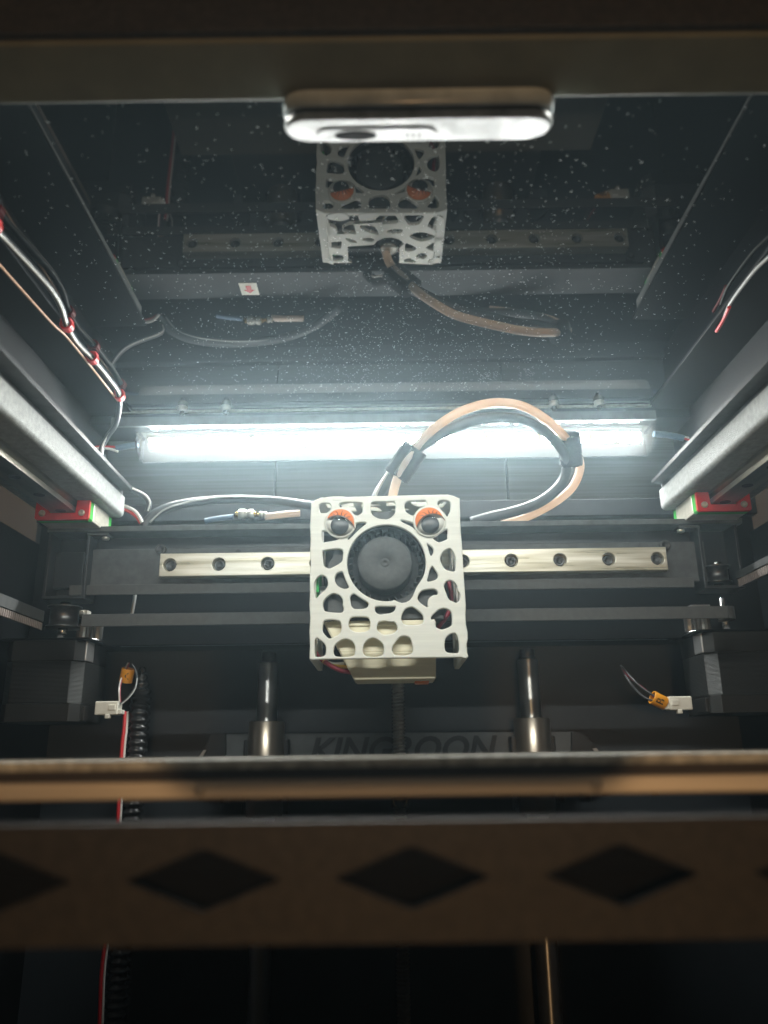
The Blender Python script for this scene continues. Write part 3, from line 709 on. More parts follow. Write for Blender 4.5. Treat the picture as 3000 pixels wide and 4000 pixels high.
# ================================================================== WEBCAM-LIKE BAR UNDER THE FRONT BEAM
dl = P(1112, 470, Y=176); dr = P(2152, 440, Y=176); dcx = (dl.x+dr.x)/2; dL = dr.x-dl.x
t = thing('sensor_bar', 'pale grey rounded bar with a dark oval window hanging under the front top beam', 'sensor', (dcx, 176, 161))
ca_, sa_ = math.cos(math.radians(20)), math.sin(math.radians(20))
def tilt(u, v, w_):                            # leans back towards the light, about its near lower edge
    y_, z_ = v-168.6, w_-160.9
    return (u, 168.6+y_*ca_-z_*sa_, 160.9+y_*sa_+z_*ca_)
def lev(q):                                    # a point seen on the leaning underside
    return q.x
nrm_ = Vector((0, sa_, -ca_)); p0_ = Vector((0, 168.6, 160.6))
def D_(px, py):                                # photograph pixel -> (u, v) on the underside
    d = P(px, py, Y=100.0); t_ = p0_.dot(nrm_)/d.dot(nrm_); q = d*t_
    return q.x, 168.6+(q.y-168.6)/ca_
st_ = lambda L, W, cy=176.6: stadium(dcx, cy, L, W, 7.2)
MB().plate([st_(dL, 16)], 4.6, lambda u, v, w_: tilt(u, v, 164.0+w_), .8).build('body', M['grey_dev'], t)
MB().plate([st_(dL-1.4, 14.6)], .9, lambda u, v, w_: tilt(u, v, 163.1+w_), .1).build('seam', M['dark'], t)
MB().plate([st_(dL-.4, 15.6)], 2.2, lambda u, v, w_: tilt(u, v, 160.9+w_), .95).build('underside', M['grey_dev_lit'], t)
i0, i1 = D_(1236, 535), D_(1705, 528)
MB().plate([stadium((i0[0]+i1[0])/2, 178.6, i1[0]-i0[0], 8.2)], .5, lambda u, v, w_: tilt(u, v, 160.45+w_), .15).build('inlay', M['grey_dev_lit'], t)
w0, w1 = D_(1310, 541), D_(1471, 540)
MB().plate([circle((w0[0]+w1[0])/2, 178.4, (w1[0]-w0[0])/2, 28, 2.7)], .3, lambda u, v, w_: tilt(u, v, 160.2+w_), .05).build('window', M['void'], t)
m0 = D_(1590, 537)
mb = MB()
for i in range(3):
    for j in range(2):
        mb.plate([circle(m0[0]+1.7*i, 178+1.5*j, .45, 8)], .15, lambda u, v, w_: tilt(u, v, 160.32+w_), .02)
mb.build('mic_hole', M['dsteel'], t)

# ================================================================== TOOL HEAD
YF = 340.0; TF = 2.4
def z1(x, y): return (1200+x/5.027, 1920+y/5.027)
def z2(x, y): return (1500+x/5.027, 1920+y/5.027)
def z3(x, y): return (1200+x/5.027, 2240+y/5.027)
def z4(x, y): return (1500+x/5.027, 2240+y/5.027)
def zz(f, pts): return [f(*p) for p in pts]
HOLES = [
 zz(z1, [(235,262),(300,225),(440,232),(468,330),(410,398),(370,415),(265,415),(240,350)]),
 zz(z1, [(632,240),(750,205),(1040,212),(1085,250),(1085,390),(1050,430),(975,470),(880,430),(760,380),(655,320)]),
 zz(z1, [(1255,240),(1290,205),(1400,198),(1690,192)]) + zz(z2, [(200,205),(225,250),(222,370),(200,440),(130,510),(60,540)]) + zz(z1, [(1530,540),(1400,525),(1300,470),(1258,400)]),
 zz(z2, [(408,240),(470,187),(640,176),(800,170),(832,200),(830,260),(760,330),(660,410),(570,465),(490,435),(430,390),(405,330)]),
 zz(z2, [(1050,240),(1070,190),(1115,170),(1220,170),(1300,212),(1308,300),(1295,400),(1262,445),(1245,490),(1200,440),(1100,320)]),
 zz(z1, [(290,790),(345,768),(560,800),(640,890),(600,940),(480,970),(355,988),(308,980)]),
 zz(z1, [(300,1185),(345,1150),(560,1120),(665,1130),(705,1180),(700,1270),(685,1360),(600,1430),(450,1505),(380,1490),(330,1450),(315,1340)]),
 zz(z1, [(955,630),(1060,598),(1140,600),(1155,630),(1080,690),(990,770),(900,860),(835,925),(808,940),(792,912),(880,790)]),
 zz(z2, [(330,570),(360,552),(450,575),(560,610),(640,700),(620,750),(560,700),(470,650),(390,615)]),
 zz(z2, [(960,905),(1050,850),(1150,780),(1225,735),(1250,775),(1245,870),(1235,935),(1105,990),(1060,985),(1000,955)]),
 zz(z2, [(845,1020),(880,1040),(950,1100),(970,1150),(965,1200),(932,1255),(905,1240),(870,1110)]),
 zz(z2, [(1285,1115),(1200,1150),(1140,1210),(1108,1300),(1115,1370),(1160,1470),(1220,1530),(1280,1552),(1375,1565),(1400,1500),(1405,1350),(1385,1240),(1335,1150)]),
 zz(z2, [(940,1465),(900,1540),(875,1630),(848,1735),(865,1765),(910,1762),(1000,1735),(1050,1690),(1058,1645),(1040,1590),(1000,1530),(965,1480)]),
 zz(z3, [(255,35),(300,28),(350,55),(390,110),(405,190),(395,250),(340,335),(260,395),(215,450),(182,482),(162,450),(142,330),(145,180),(190,90)]),
 zz(z3, [(580,1),(665,-38),(700,-18),(722,40),(760,140),(808,240),(810,280),(760,298),(690,290),(600,240),(555,170),(542,90)]),
 zz(z3, [(310,610),(330,530),(400,450),(470,405),(530,392),(620,420),(680,480),(700,560),(695,610),(714,680),(708,735),(660,770),(500,765),(370,745),(330,710)]),
 zz(z3, [(845,460),(880,412),(930,400),(1000,450),(1100,510),(1185,568),(1203,610),(1180,660),(1120,690),(1000,697),(920,690),(870,640),(850,540)]),
 zz(z3, [(1332,690),(1352,652),(1450,642),(1659,644)]) + zz(z4, [(215,642),(228,668),(200,730),(130,775),(0,795)]) + zz(z3, [(1430,803),(1370,780),(1335,735)]),
 zz(z3, [(328,935),(390,910),(480,905),(600,922),(650,952),(672,1060),(650,1160),(560,1230),(450,1275),(390,1250),(330,1180),(302,1120),(305,1030)]),
 zz(z3, [(820,950),(850,880),(920,850),(1150,855),(1210,890),(1235,960),(1225,1070),(1170,1130),(1000,1150),(880,1120),(822,1050)]),
 zz(z3, [(1370,1060),(1395,970),(1460,938),(1659,925)]) + zz(z4, [(150,925),(220,965),(258,1050),(245,1125),(160,1180),(10,1200)]) + zz(z3, [(1460,1180),(1390,1125)]),
 zz(z4, [(340,870),(370,770),(430,690),(530,655),(600,675),(740,790),(770,860),(770,920),(740,985),(600,1010),(430,1005),(365,960)]),
 zz(z4, [(660,480),(700,380),(780,322),(950,300),(1020,320),(1055,370),(1045,412),(960,430),(890,480),(860,540),(855,620),(862,658),(820,650),(760,610),(690,550)]),
 zz(z4, [(925,870),(960,810),(1050,730),(1110,695),(1200,685),(1290,725),(1330,800),(1335,980),(1300,1040),(1180,1090),(1110,1095),(1015,1045),(1006,940),(985,895),(940,905)]),
 zz(z4, [(1182,230),(1230,150),(1310,132),(1380,170),(1430,240),(1445,330),(1490,400),(1490,500),(1425,575),(1350,545),(1270,500),(1220,380),(1190,290)]),
 zz(z4, [(1380,1168),(1300,1190),(1220,1260),(1193,1350),(1195,1480),(1230,1540),(1300,1560),(1455,1555),(1472,1400),(1450,1270),(1420,1200)]),
 zz(z3, [(190,1265),(230,1290),(330,1370),(365,1450),(365,1560),(340,1610),(280,1633),(185,1638),(155,1600),(148,1400),(155,1310)]),
 zz(z3, [(545,1405),(620,1340),(700,1295),(800,1290),(890,1340),(935,1430),(935,1560),(900,1615),(760,1638),(585,1630),(530,1590),(515,1510)]),
 zz(z3, [(1095,1500),(1110,1400),(1180,1310),(1290,1265),(1400,1310),(1490,1400),(1505,1520),(1480,1595),(1380,1635),(1180,1628),(1112,1580)]),
 zz(z4, [(165,1450),(220,1360),(300,1260),(390,1225),(500,1260),(550,1380),(565,1500),(540,1570),(420,1608),(230,1600),(170,1540)]),
]
def zf_(x, y): return (1100+x/1.9518, 1850+y/1.9518)
OUT = [zf_(*p) for p in [(226,218),(262,198),(300,181),(560,174),(800,168),(1040,162),(1268,158),(1310,168),(1357,188),(1362,300),(1363,420),(1374,520),(1380,600),(1386,720),(1391,800),(1398,900),(1405,1000),(1402,1080),(1406,1150),(1419,1210),(1420,1260),(1409,1310),(1412,1350),(1424,1395),(1405,1410),(1370,1400),(800,1408),(300,1416),(232,1420),(212,1410),(216,1300),(212,1200),(218,1100),(212,1000),(216,900),(214,780),(222,690),(216,600),(221,500),(216,400),(222,300)]]
CX, CY = 1509.5, 2199.0
big = []
for k in range(48):
    a = 2*math.pi*k/48
    big.append((CX+153.5*math.cos(a), CY+149.5*math.sin(a)))
bump = zz(z4, [(690,190),(630,280),(600,360),(560,450),(510,520),(430,565),(345,577),(270,550),(200,520)])
# replace the lower-right stretch of the circle by the bulge
keep = [p for k, p in enumerate(big) if not (4 <= k <= 10)]
i0_ = 4
big = [p for k, p in enumerate(big) if k < 4] + bump + [p for k, p in enumerate(big) if k > 10]
toXZ = lambda pts, Y=YF: [(q.x, q.z) for q in (P(a_, b_, Y=Y) for a_, b_ in pts)]
th = thing('tool_head', 'cream lattice printed tool head with a round black fan on the gantry', 'tool head', (0, 360, 45))
out2 = toXZ(OUT); hol2 = [catmull(toXZ(h), 3, True) for h in HOLES]; big2 = toXZ(big)
SHR = MB().plate([out2, big2]+hol2, TF, lambda u, v, w_: (u, YF+w_, v), .45)
SHR = SHR.build('shroud_front', M['shroud'], th)
xl0 = min(p[0] for p in out2); xr0 = max(p[0] for p in out2)
ztop = max(p[1] for p in out2); zbot = min(p[1] for p in out2)
# top lattice, measured from its mirror image in the lid
ZT = ztop-.2
def tp(x, y):
    q = P(1220+x/2.9625, 560+y/2.9625, Z=2*LIDZ-ZT); return (q.x, q.y)
TOPH = [[(155,860),(190,825),(270,808),(370,810),(415,840),(430,868),(400,885),(320,903),(200,885)],
 [(540,822),(700,806),(792,818),(750,865),(700,895),(565,898),(537,878)],
 [(808,936),(830,890),(880,842),(920,827),(970,850),(993,900),(975,925),(860,933)],
 [(1062,848),(1120,832),(1283,842),(1272,880),(1230,938),(1130,948),(1082,900)],
 [(1338,948),(1380,872),(1430,847),(1488,857),(1513,900),(1503,1015),(1440,1008),(1345,968)],
 [(157,960),(268,982),(283,1050),(172,1055)], [(352,1000),(382,967),(472,943),(502,1040),(488,1052),(372,1028)],
 [(558,953),(700,962),(735,990),(768,1048),(738,1056),(582,1000)], [(858,1025),(910,1001),(1028,997),(1043,1018),(1008,1042),(930,1047)],
 [(1124,1080),(1180,1042),(1270,1032),(1370,1057),(1426,1085),(1350,1118),(1260,1137),(1180,1113)],
 [(383,1098),(470,1117),(512,1140),(505,1154),(420,1138)], [(578,1107),(640,1098),(708,1107),(712,1128),(678,1142),(592,1128)],
 [(188,1153),(328,1138),(338,1160),(328,1216),(260,1212),(198,1198)], [(1073,1200),(1092,1158),(1206,1215),(1160,1247),(1077,1247)],
 [(1314,1205),(1487,1129),(1478,1246),(1400,1246)], [(207,1293),(290,1293),(352,1302),(348,1357),(208,1357)],
 [(1199,1310),(1265,1271),(1331,1305),(1280,1342)], [(1072,1376),(1067,1347),(1130,1333),(1200,1376)], [(1335,1380),(1397,1328),(1472,1328),(1468,1380)]]
to = [tp(*p) for p in [(160,770),(830,775),(1500,800),(1530,1405),(1005,1388),(1005,1215)]]
cyl_c = tp(890, 1205)
arc_ = [(cyl_c[0]+8.6*math.cos(a), cyl_c[1]-8.6*math.sin(a)*1.0) for a in [math.radians(v) for v in (20, 50, 80, 110, 140, 165)]]
to = to[:6] + arc_ + [tp(*p) for p in [(410,1197),(415,1365),(462,1388),(140,1385)]]
xa = xl0+4.2; xb = xr0-6
to = [(min(max(x, xa), xb), max(y, YF+TF-.3)) for x, y in to]
MB().plate([to]+[catmull([tp(*p) for p in h], 2, True) for h in TOPH], 2.2, lambda u, v, w_: (u, v, ZT-2.2+w_), .3).build('shroud_top', M['shroud'], th)
YB = 386.0
for sx, x in ((-1, out2[0][0]), (1, out2[8][0])):
    ztp = out2[0][1] if sx < 0 else out2[8][1]
    xbm = out2[29][0] if sx < 0 else out2[23][0]
    def fn(u, v, w_, x=x, xbm=xbm, sx=sx, ztp=ztp):
        k = (ztp-v)/(ztp-zbot); return (x+(xbm-x)*k*.8-sx*w_, u, v)
    o_ = [(YF+TF-.2, zbot+.4), (YB-3, zbot-.2), (YB, zbot+2), (YB, ztp), (YF+TF-.2, ztp)]
    hs = []
    for cy, cz, a_, b_ in ((353, 53, 5, 6.2), (367, 56, 5.2, 7.5), (378, 52, 4, 5), (352, 69, 4.6, 6.5), (364, 74, 5.2, 5.6), (377, 68, 4.2, 7.2), (353, 87, 5, 6.6), (367, 90, 5.6, 6.6), (379, 86, 4, 6.4), (354, 101, 5.2, 4.2), (370, 102.5, 6, 3.6)):
        hs.append([(cy+a_*math.cos(t_)*(1+.12*math.sin(3*t_+cy)), cz+b_*math.sin(t_)*(1+.1*math.cos(2*t_+cz))) for t_ in [2*math.pi*k/14 for k in range(14)]])
    MB().plate([o_]+hs, 2.3, fn, .3).build('shroud_side', M['shroud'], th)
    # sloping shoulder between side and top
    xe = (to[0][0] if sx < 0 else to[2][0]+1)
    MB().prism([(x, YF+TF-.3, ztp), (xe+(-sx*.6), YF+TF-.3, ZT), (xe-sx*.6, YF+TF-.3, ZT-2.2), (x-sx*2.2, YF+TF-.3, ztp-1.2)], (0, 42.5, 0)).build('shroud_shoulder', M['shroud'], th)

# fan
fc = P(1503.5, 2198.5, Y=344); fx, fz = fc.x, fc.z
W = 25.5
snail = [(fx-W, fz-W), (fx+W, fz-W), (fx+W, fz+8)] + [(fx+1+24.5*math.cos(t_), fz+24.3*math.sin(t_)) for t_ in [math.radians(20+14*k) for k in range(12)]] + [(fx-W, fz)]
opn = circle(fx+.6, fz, 17.9, 40)
FAN = MB().plate([snail, opn], 1.6, lambda u, v, w_: (u, 343.4+w_, v), .2)
FAN.plate([snail, circle(fx+.6, fz, 18.6, 40)], 11.5, lambda u, v, w_: (u, 345.0+w_, v), .1)
FAN.prism([(u, 357, v) for u, v in snail], (0, 1.4, 0))
FAN = FAN.build('blower_fan', M['fan'], th)
mb = MB(); mb.lathe((fx, 356.5, fz), (0, -1, 0), [(12.5, 0), (12.45, 11.8), (12.2, 12.6), (11.7, 13.0), (2.3, 13.0), (2.15, 12.85), (2.0, 12.85), (1.85, 13.0), (.8, 13.0), (.6, 12.7), (.02, 12.7)], 48, cap=False)
mb.build('hub', M['fan'], FAN)
mb = MB()
for k in range(34):
    a = 2*math.pi*k/34; d = Vector((math.cos(a), 0, math.sin(a))); tn = Vector((-math.sin(a), 0, math.cos(a)))
    d2 = (d+tn*.35).normalized(); t2 = Vector((-d2.z, 0, d2.x))
    mb.obox(Vector((fx+.3, 351, fz))+d*16.2, d2, Vector((0, 1, 0)), t2, 2.1, 9, .42, 0)
mb.lathe((fx+.3, 347.6, fz), (0, -1, 0), [(17.35, -8), (17.4, .3), (17.0, .5), (16.95, -8)], 48, cap=False)
mb.build('impeller', M['fan'], FAN)
# heat-sink block and carriage block behind
MB().box(-28, 25, 362, 380, 58, 96, .6).build('hot_end_block', M['motor'], th)
MB().box(-24, 27, 380.5, 389, 72, 104, .5).build('rail_block', M['dsteel'], th)
# duct
dp = [P(a_, b_, Y=344) for a_, b_ in ((1262, 2428), (1702, 2422), (1703, 2545), (1327, 2549))]
lowb = [P(a_, b_, Y=349) for a_, b_ in ((1385, 2659), (1703, 2653))]
tl, tr, mr, ml = dp
b = MB(); bm = b.bm
def V(p, y=None): return bm.verts.new((p.x, p.y if y is None else y, p.z))
f_ = [V(tl), V(tr), V(mr), V(lowb[1]), V(lowb[0]), V(ml)]
k_ = [V(tl, 371), V(tr, 371), V(mr, 371), V(lowb[1], 368), V(lowb[0], 368), V(ml, 371)]
for q in ((0, 1, 2, 5), (5, 2, 3, 4)):
    bm.faces.new([f_[i] for i in q]); bm.faces.new([k_[i] for i in reversed(q)])
for i in range(6):
    j = (i+1) % 6; bm.faces.new((f_[i], f_[j], k_[j], k_[i]))
bmesh.ops.recalc_face_normals(bm, faces=bm.faces)
bmesh.ops.bevel(bm, geom=[e for e in bm.edges], offset=.5, segments=2, affect='EDGES')
DUCT = b.build('duct', M['duct'], th)
q0 = P(1440, 2470, Y=349.5)
MB().box(tl.x+3, tr.x-.3, 343.3, 344.2, P(1500, 2445, Y=344).z, tl.z+.1, .4).build('duct_lip', M['duct'], DUCT)
a, b2 = P(1620, 2655, Y=360), P(1675, 2667, Y=360)
MB().box(a.x, b2.x, 357, 364, b2.z-.5, a.z+3, .4).build('nozzle_sock', M['sock'], th)
MB().tube(path([(1266, 2582, 352), (1300, 2605, 352), (1335, 2620, 352), (1375, 2626, 354)]), 1.05, 8).build('wire', M['wire_dr'], th)
MB().tube(path([(1258, 2580, 354), (1282, 2596, 354), (1320, 2603, 356), (1360, 2606, 358)]), .8, 8).build('wire', M['wire_y'], th)
MB().tube(path([(1255, 2575, 356), (1300, 2594, 357), (1345, 2592, 358)]), .8, 8).build('wire', M['wire_w'], th)
MB().tube(path([(1232, 2545, 352), (1240, 2562, 351), (1262, 2580, 351)]), 1.0, 8).build('wire', M['wire_dr'], th)
MB().tube([P(*p) for p in [z4(1262,90)+(353,), z4(1285,230)+(352,), z4(1312,380)+(352,), z4(1325,520)+(352,), z4(1325,640)+(352,), z4(1278,735)+(351,), z4(1195,900)+(350,), z4(1120,990)+(349,), z4(1050,1075)+(350,)]] if False else
    path([z4(1262,90)+(353,), z4(1285,230)+(352,), z4(1312,380)+(352,), z4(1325,520)+(352,), z4(1325,640)+(352,), z4(1278,735)+(351,), z4(1195,900)+(350,), z4(1120,990)+(349,), z4(1040,1090)+(351,)]), .95, 9).build('wire', M['wire_dr'], th)
MB().tube(path([z4(1240,90)+(356,), z4(1262,300)+(355,), z4(1300,560)+(355,)]), .8, 8).build('wire', M['wire_k'], th)
a = P(1238, 2275, Y=350)
MB().box(a.x-1.0, a.x+1.4, 345, 359, a.z-5.5, a.z+5, .2).build('circuit_board', M['pcb'], th)
MB().box(a.x+1.5, a.x+4, 348, 357, a.z-5.5, a.z-2.2, .2).build('board_socket', M['alu'], th)
# tube fitting on top
tf = tp(890, 1215)
MB().lathe((tf[0], tf[1], 96), (0, 0, 1), [(7.2, 0), (7.2, 9), (6.6, 9.6), (6.2, 12), (4.6, 12.6), (4.4, 15), (2.3, 15.4)], 24).build('tube_fitting', M['dsteel'], th)
MB().lathe((tf[0], tf[1], 110.8), (0, 0, 1), [(3.2, 0), (5.0, .6), (5.0, 2.2), (3.2, 2.8), (2.2, 2.8)], 24).build('collet', M['zinc'], th)

# ================================================================== GOOGLY EYES
def eye(pc, rpx, pup, rpup, inner, ends, lashes, lab):
    c = P(*pc, Y=YF); sc_ = (P(pc[0]+100, pc[1], Y=YF).x-c.x)/100
    R = rpx*sc_; y0 = YF-.1
    t = thing('googly_eye', lab, 'googly eye', (c.x, y0, c.z), 'googly eyes on the tool head')
    MB().lathe((c.x, y0, c.z), (0, -1, 0), [(R-.3, 0), (R, .2), (R, .7), (R-.5, 1.0), (R*.9, 1.05), (.02, 1.0)], 48, cap=False).build('disc', M['eye_w'], t, smooth=False)
    Rd = R*.90; H = 3.2
    def dome_y(u, v, off=0):
        rr = min(1, math.hypot(u, v)/Rd); return y0-1.05-H*(1-rr**2.3)-off
    prof = [(Rd*k, 1.05+H*(1-k**2.3)) for k in (1, .985, .95, .9, .82, .7, .55, .38, .2, .003)]
    MB().lathe((c.x, y0, c.z), (0, -1, 0), prof, 48, cap=False).build('dome', M['dome'], t)
    p = P(*pup, Y=YF-1.6)
    MB().lathe((p.x, y0-1.1, p.z), (0, -1, 0), [(rpup*sc_-.15, 0), (rpup*sc_, .15), (rpup*sc_, .5), (rpup*sc_-.2, .7), (.02, .72)], 36, cap=False).build('pupil', M['pupil'], t)
    # eyelid print on the dome: between the rim and the inner curve
    inn = [Vector((P(*q, Y=YF-3).x-c.x, P(*q, Y=YF-3).z-c.z)) for q in inner]
    inn = catmull([Vector((v.x, v.y, 0)) for v in inn], 6)
    a0, a1 = ends
    b = MB(); bm = b.bm; N = len(inn); Mv = 7; grid = []
    for i, v in enumerate(inn):
        a = math.radians(a0+(a1-a0)*i/(N-1)); o2 = Vector((Rd*.965*math.cos(a), Rd*.965*math.sin(a), 0))
        row = []
        for k in range(Mv):
            q = v.lerp(o2, k/(Mv-1)); row.append(bm.verts.new((c.x+q.x, dome_y(q.x, q.y, .04), c.z+q.y)))
        grid.append(row)
    for i in range(N-1):
        for k in range(Mv-1):
            f = bm.faces.new((grid[i][k], grid[i+1][k], grid[i+1][k+1], grid[i][k+1])); f.smooth = True
    lid_ = b.build('eyelid', M['lidorange'], t)
    b = MB(); bm = b.bm
    def strip(pts, w0, w1):
        prev = None; n = len(pts)
        for i, q in enumerate(pts):
            d = (pts[min(i+1, n-1)]-pts[max(0, i-1)]).normalized(); nn = Vector((-d.y, d.x, 0)); ww = w0+(w1-w0)*i/(n-1)
            A = [q+nn*ww, q-nn*ww]; A = [bm.verts.new((c.x+g_.x, dome_y(g_.x, g_.y, .09), c.z+g_.y)) for g_ in A]
            if prev: bm.faces.new((prev[0], A[0], A[1], prev[1]))
            prev = A
    strip(inn, .16, .16)
    for tip, mid, root in lashes:
        L = [Vector((P(*q, Y=YF-3.5).x-c.x, P(*q, Y=YF-3.5).z-c.z, 0)) for q in (root, mid, tip)]
        strip(catmull(L, 5), .34, .03)
    b.build('lash', M['lash'], lid_)
def e7(x, y): return (1230+x/8.295, 1940+y/8.295)
eye((1330, 2043.5), 62, (1327, 2052), 35.5,
    [e7(405, 690), e7(520, 645), e7(680, 622), (1230+860/8.295, 1940+640/8.295), e7(1010, 700), e7(1150, 790), e7(1240, 890), e7(1285, 1005)], (158, -14),
    [(e7(565,525), e7(610,560), e7(632,625)), (e7(670,440), e7(725,520), e7(742,620)), (e7(895,410), e7(870,520), e7(850,635)), (e7(1075,525), e7(985,575), e7(950,655)), (e7(1160,640), e7(1090,650), e7(1030,690))],
    'left googly eye with an orange lid drooping lower on its right')
eye((1676.5, 2038.5), 63.5, (1680.5, 2048.5), 35.5,
    [z2(645, 690), z2(680, 605), z2(750, 525), z2(850, 470), z2(950, 445), z2(1060, 450), z2(1140, 470), z2(1205, 545)], (192, 10),
    [(z2(700,472), z2(745,470), z2(785,490)), (z2(752,400), z2(805,425), z2(840,470)), (z2(858,340), z2(875,390), z2(893,445)), (z2(982,345), z2(955,390), z2(955,440)), (z2(1068,380), z2(1035,400), z2(1025,440))],
    'right googly eye with an orange lid drooping lower on its left')

# ================================================================== CABLE LOOP
ptf = path([(1520, 2010, 371), (1530, 1960, 370), (1540, 1910, 367), (1560, 1850, 363), (1595, 1790, 360), (1645, 1725, 359), (1710, 1663, 358), (1790, 1612, 358), (1880, 1581, 358), (1965, 1573, 360), (2050, 1590, 365), (2130, 1636, 373), (2190, 1690, 381), (2235, 1745, 389), (2262, 1795, 396), (2264, 1840, 402), (2238, 1900, 407), (2185, 1950, 411), (2110, 1995, 415), (2040, 2026, 418), (1960, 2050, 420)])
tag(MB().tube(ptf, 2.3, 14, n=6).build('filament_tube', M['ptfe'], None, (30, 380, 112)), 'pink translucent tube looping up from the tool head in front of the light', 'tube')
blk = path([(1440, 2020, 388), (1480, 1930, 380), (1525, 1865, 370), (1575, 1800, 363), (1625, 1752, 361), (1690, 1712, 361), (1760, 1676, 361), (1850, 1643, 361), (1950, 1630, 363), (2050, 1642, 368), (2125, 1685, 375), (2180, 1735, 384), (2212, 1790, 392), (2212, 1845, 399), (2180, 1905, 405), (2110, 1960, 410), (2020, 1995, 414), (1920, 2018, 417), (1840, 2040, 419)])
tag(MB().tube(blk, 3.3, 14, n=6, rad=lambda u: .86+.2*math.sin(u*9)*.3).build('sleeved_cable', M['wire_k'], None, (30, 385, 112)), 'thick black cable looping beside the pink tube', 'cable')
tag(MB().tube(path([(1452, 2000, 385), (1470, 1930, 377), (1502, 1866, 368), (1545, 1795, 361)]), .7, 8).build('thin_lead', M['wire_w'], None, (0, 375, 112)), 'thin pale wire along the black cable above the tool head', 'wire')
def wrap_(p0, p1, half, lab, Yc, stitched, seed):
    A, B = P(*p0), P(*p1); ax = (B-A).normalized(); L = (B-A).length
    vw = ((A+B)/2).normalized(); sd = ax.cross(vw).normalized(); fr = sd.cross(ax).normalized()
    if fr.y > 0: fr = -fr
    t = thing('hook_tape', lab, 'cable wrap', A, 'black cable wraps')
    rnd = random.Random(seed)
    mb = MB(); bm = mb.bm; NS = 40; NL = 14; rings = []
    hd = 4.6
    jag = [rnd.uniform(-.4, .4) for _ in range(NS)]
    for j in range(NL+1):
        ring = []
        for k in range(NS):
            a = 2*math.pi*k/NS
            s_ = j/NL*L + (jag[k]*(1 if j in (0, NL) else 0))
            ca, sa = math.cos(a), math.sin(a)
            rx = half*(abs(ca)**.75)*(1 if ca > 0 else -1); ry = hd*(abs(sa)**.75)*(1 if sa > 0 else -1)
            n_ = rnd.uniform(-.12, .12)
            ring.append(bm.verts.new(A+ax*s_+sd*(rx+n_)+fr*(ry+n_)))
        rings.append(ring)
    for a_, b_ in zip(rings, rings[1:]):
        for k in range(NS):
            f = bm.faces.new((a_[k], a_[(k+1) % NS], b_[(k+1) % NS], b_[k])); f.smooth = True
    bm.faces.new(rings[0]); bm.faces.new(list(reversed(rings[-1])))
    bmesh.ops.recalc_face_normals(bm, faces=bm.faces)
    tp_ = mb.build('tape', M['fabric'], t)
    mb = MB()
    def stitch_line(off, r, amp, n):
        pts = []
        for i in range(n):
            s_ = (.05+.9*i/(n-1))*L
            x_ = off+(amp if i % 2 else -amp)
            yy = hd*max(0, 1-(abs(x_)/half)**2.6)**.42
            pts.append(A+ax*s_+sd*x_+fr*(yy+.12))
        mb.tube(pts, r, 4, smooth=False)
    if stitched:
        stitch_line(half*.22, .14, .55, 34)
    stitch_line(half*.93, .10, .3, 44); stitch_line(-half*.93, .10, .3, 44)
    mb.build('stitching', M['thread'], tp_)
    mb = MB()
    for i in range(26):
        k = rnd.randrange(NS); e = rnd.random() < .5; j = 0 if e else NL
        p = A+ax*(0 if e else L)+sd*half*math.cos(2*math.pi*k/NS)*.95+fr*hd*math.sin(2*math.pi*k/NS)*.95
        d = (ax*(-1 if e else 1)+Vector((rnd.uniform(-.8, .8), rnd.uniform(-.8, .8), rnd.uniform(-.8, .8)))).normalized()
        q = p+d*rnd.uniform(.5, 1.3)
        mb.tube([p, (p+q)/2+Vector((rnd.uniform(-.2, .2), 0, rnd.uniform(-.2, .2))), q], .07, 3, smooth=False)
    mb.build('loose_thread', M['thread'], tp_)
wrap_((1548, 1862, 366), (1622, 1752, 361), 6.6, 'black stitched tape wrapped round the cables just above the tool head', 364, True, 3)
wrap_((2232, 1812, 396), (2222, 1700, 385), 6.0, 'black tape wrapped round the cables at the right of the loop', 390, False, 5)

# ================================================================== CABLES BEHIND THE GANTRY, LEFT
tag(MB().tube(path([(560, 2060, 420), (600, 2010, 421), (680, 1975, 423), (790, 1957, 424), (910, 1950, 424), (1030, 1953, 423), (1130, 1962, 421), (1230, 1978, 416), (1320, 2000, 408)]), 2.6, 12).build('sleeved_cable', M['wire_k'], None, (-90, 422, 112)), 'black cable arching behind the gantry left of the tool head', 'cable')
tag(MB().tube(path([(585, 2040, 418), (640, 1992, 420), (720, 1965, 421), (820, 1947, 421), (920, 1940, 421), (1030, 1944, 421), (1130, 1954, 419), (1235, 1968, 414)]), .5, 8).build('thin_lead', M['wire_g'], None, (-90, 420, 112)), 'thin white wire lying along the arched black cable', 'wire')
def coupler(px, py, Y, lab, L, r):
    q = P(px, py, Y=Y); t = thing('tube_coupler', lab, 'fitting', (q.x, Y, q.z), 'brass tube couplers')
    MB().lathe((q.x-L/2, Y, q.z), (1, 0, 0), [(r*.7, 0), (r, .4), (r, L*.45), (r*.75, L*.5), (r*.75, L*.62), (r*.95, L*.66), (r*.95, L-.3), (r*.6, L)], 6 if r > 2.5 else 14).build('body', M['zinc'], t)
    MB().lathe((q.x-L/2-1.5, Y, q.z), (1, 0, 0), [(r*.55, 0), (r*.55, 1.5)], 14).build('collar', M['brass'], t)
    MB().lathe((q.x+L/2, Y, q.z), (1, 0, 0), [(r*.5, 0), (r*.5, 1.4), (r*.3, 1.4)], 14).build('tip', M['brass'], t)
coupler(962, 2008, 417, 'larger metal coupler behind the gantry left of the tool head', 8.6, 2.9)
coupler(1028, 2010, 417, 'smaller metal coupler on the short pink tube', 4.0, 1.9)
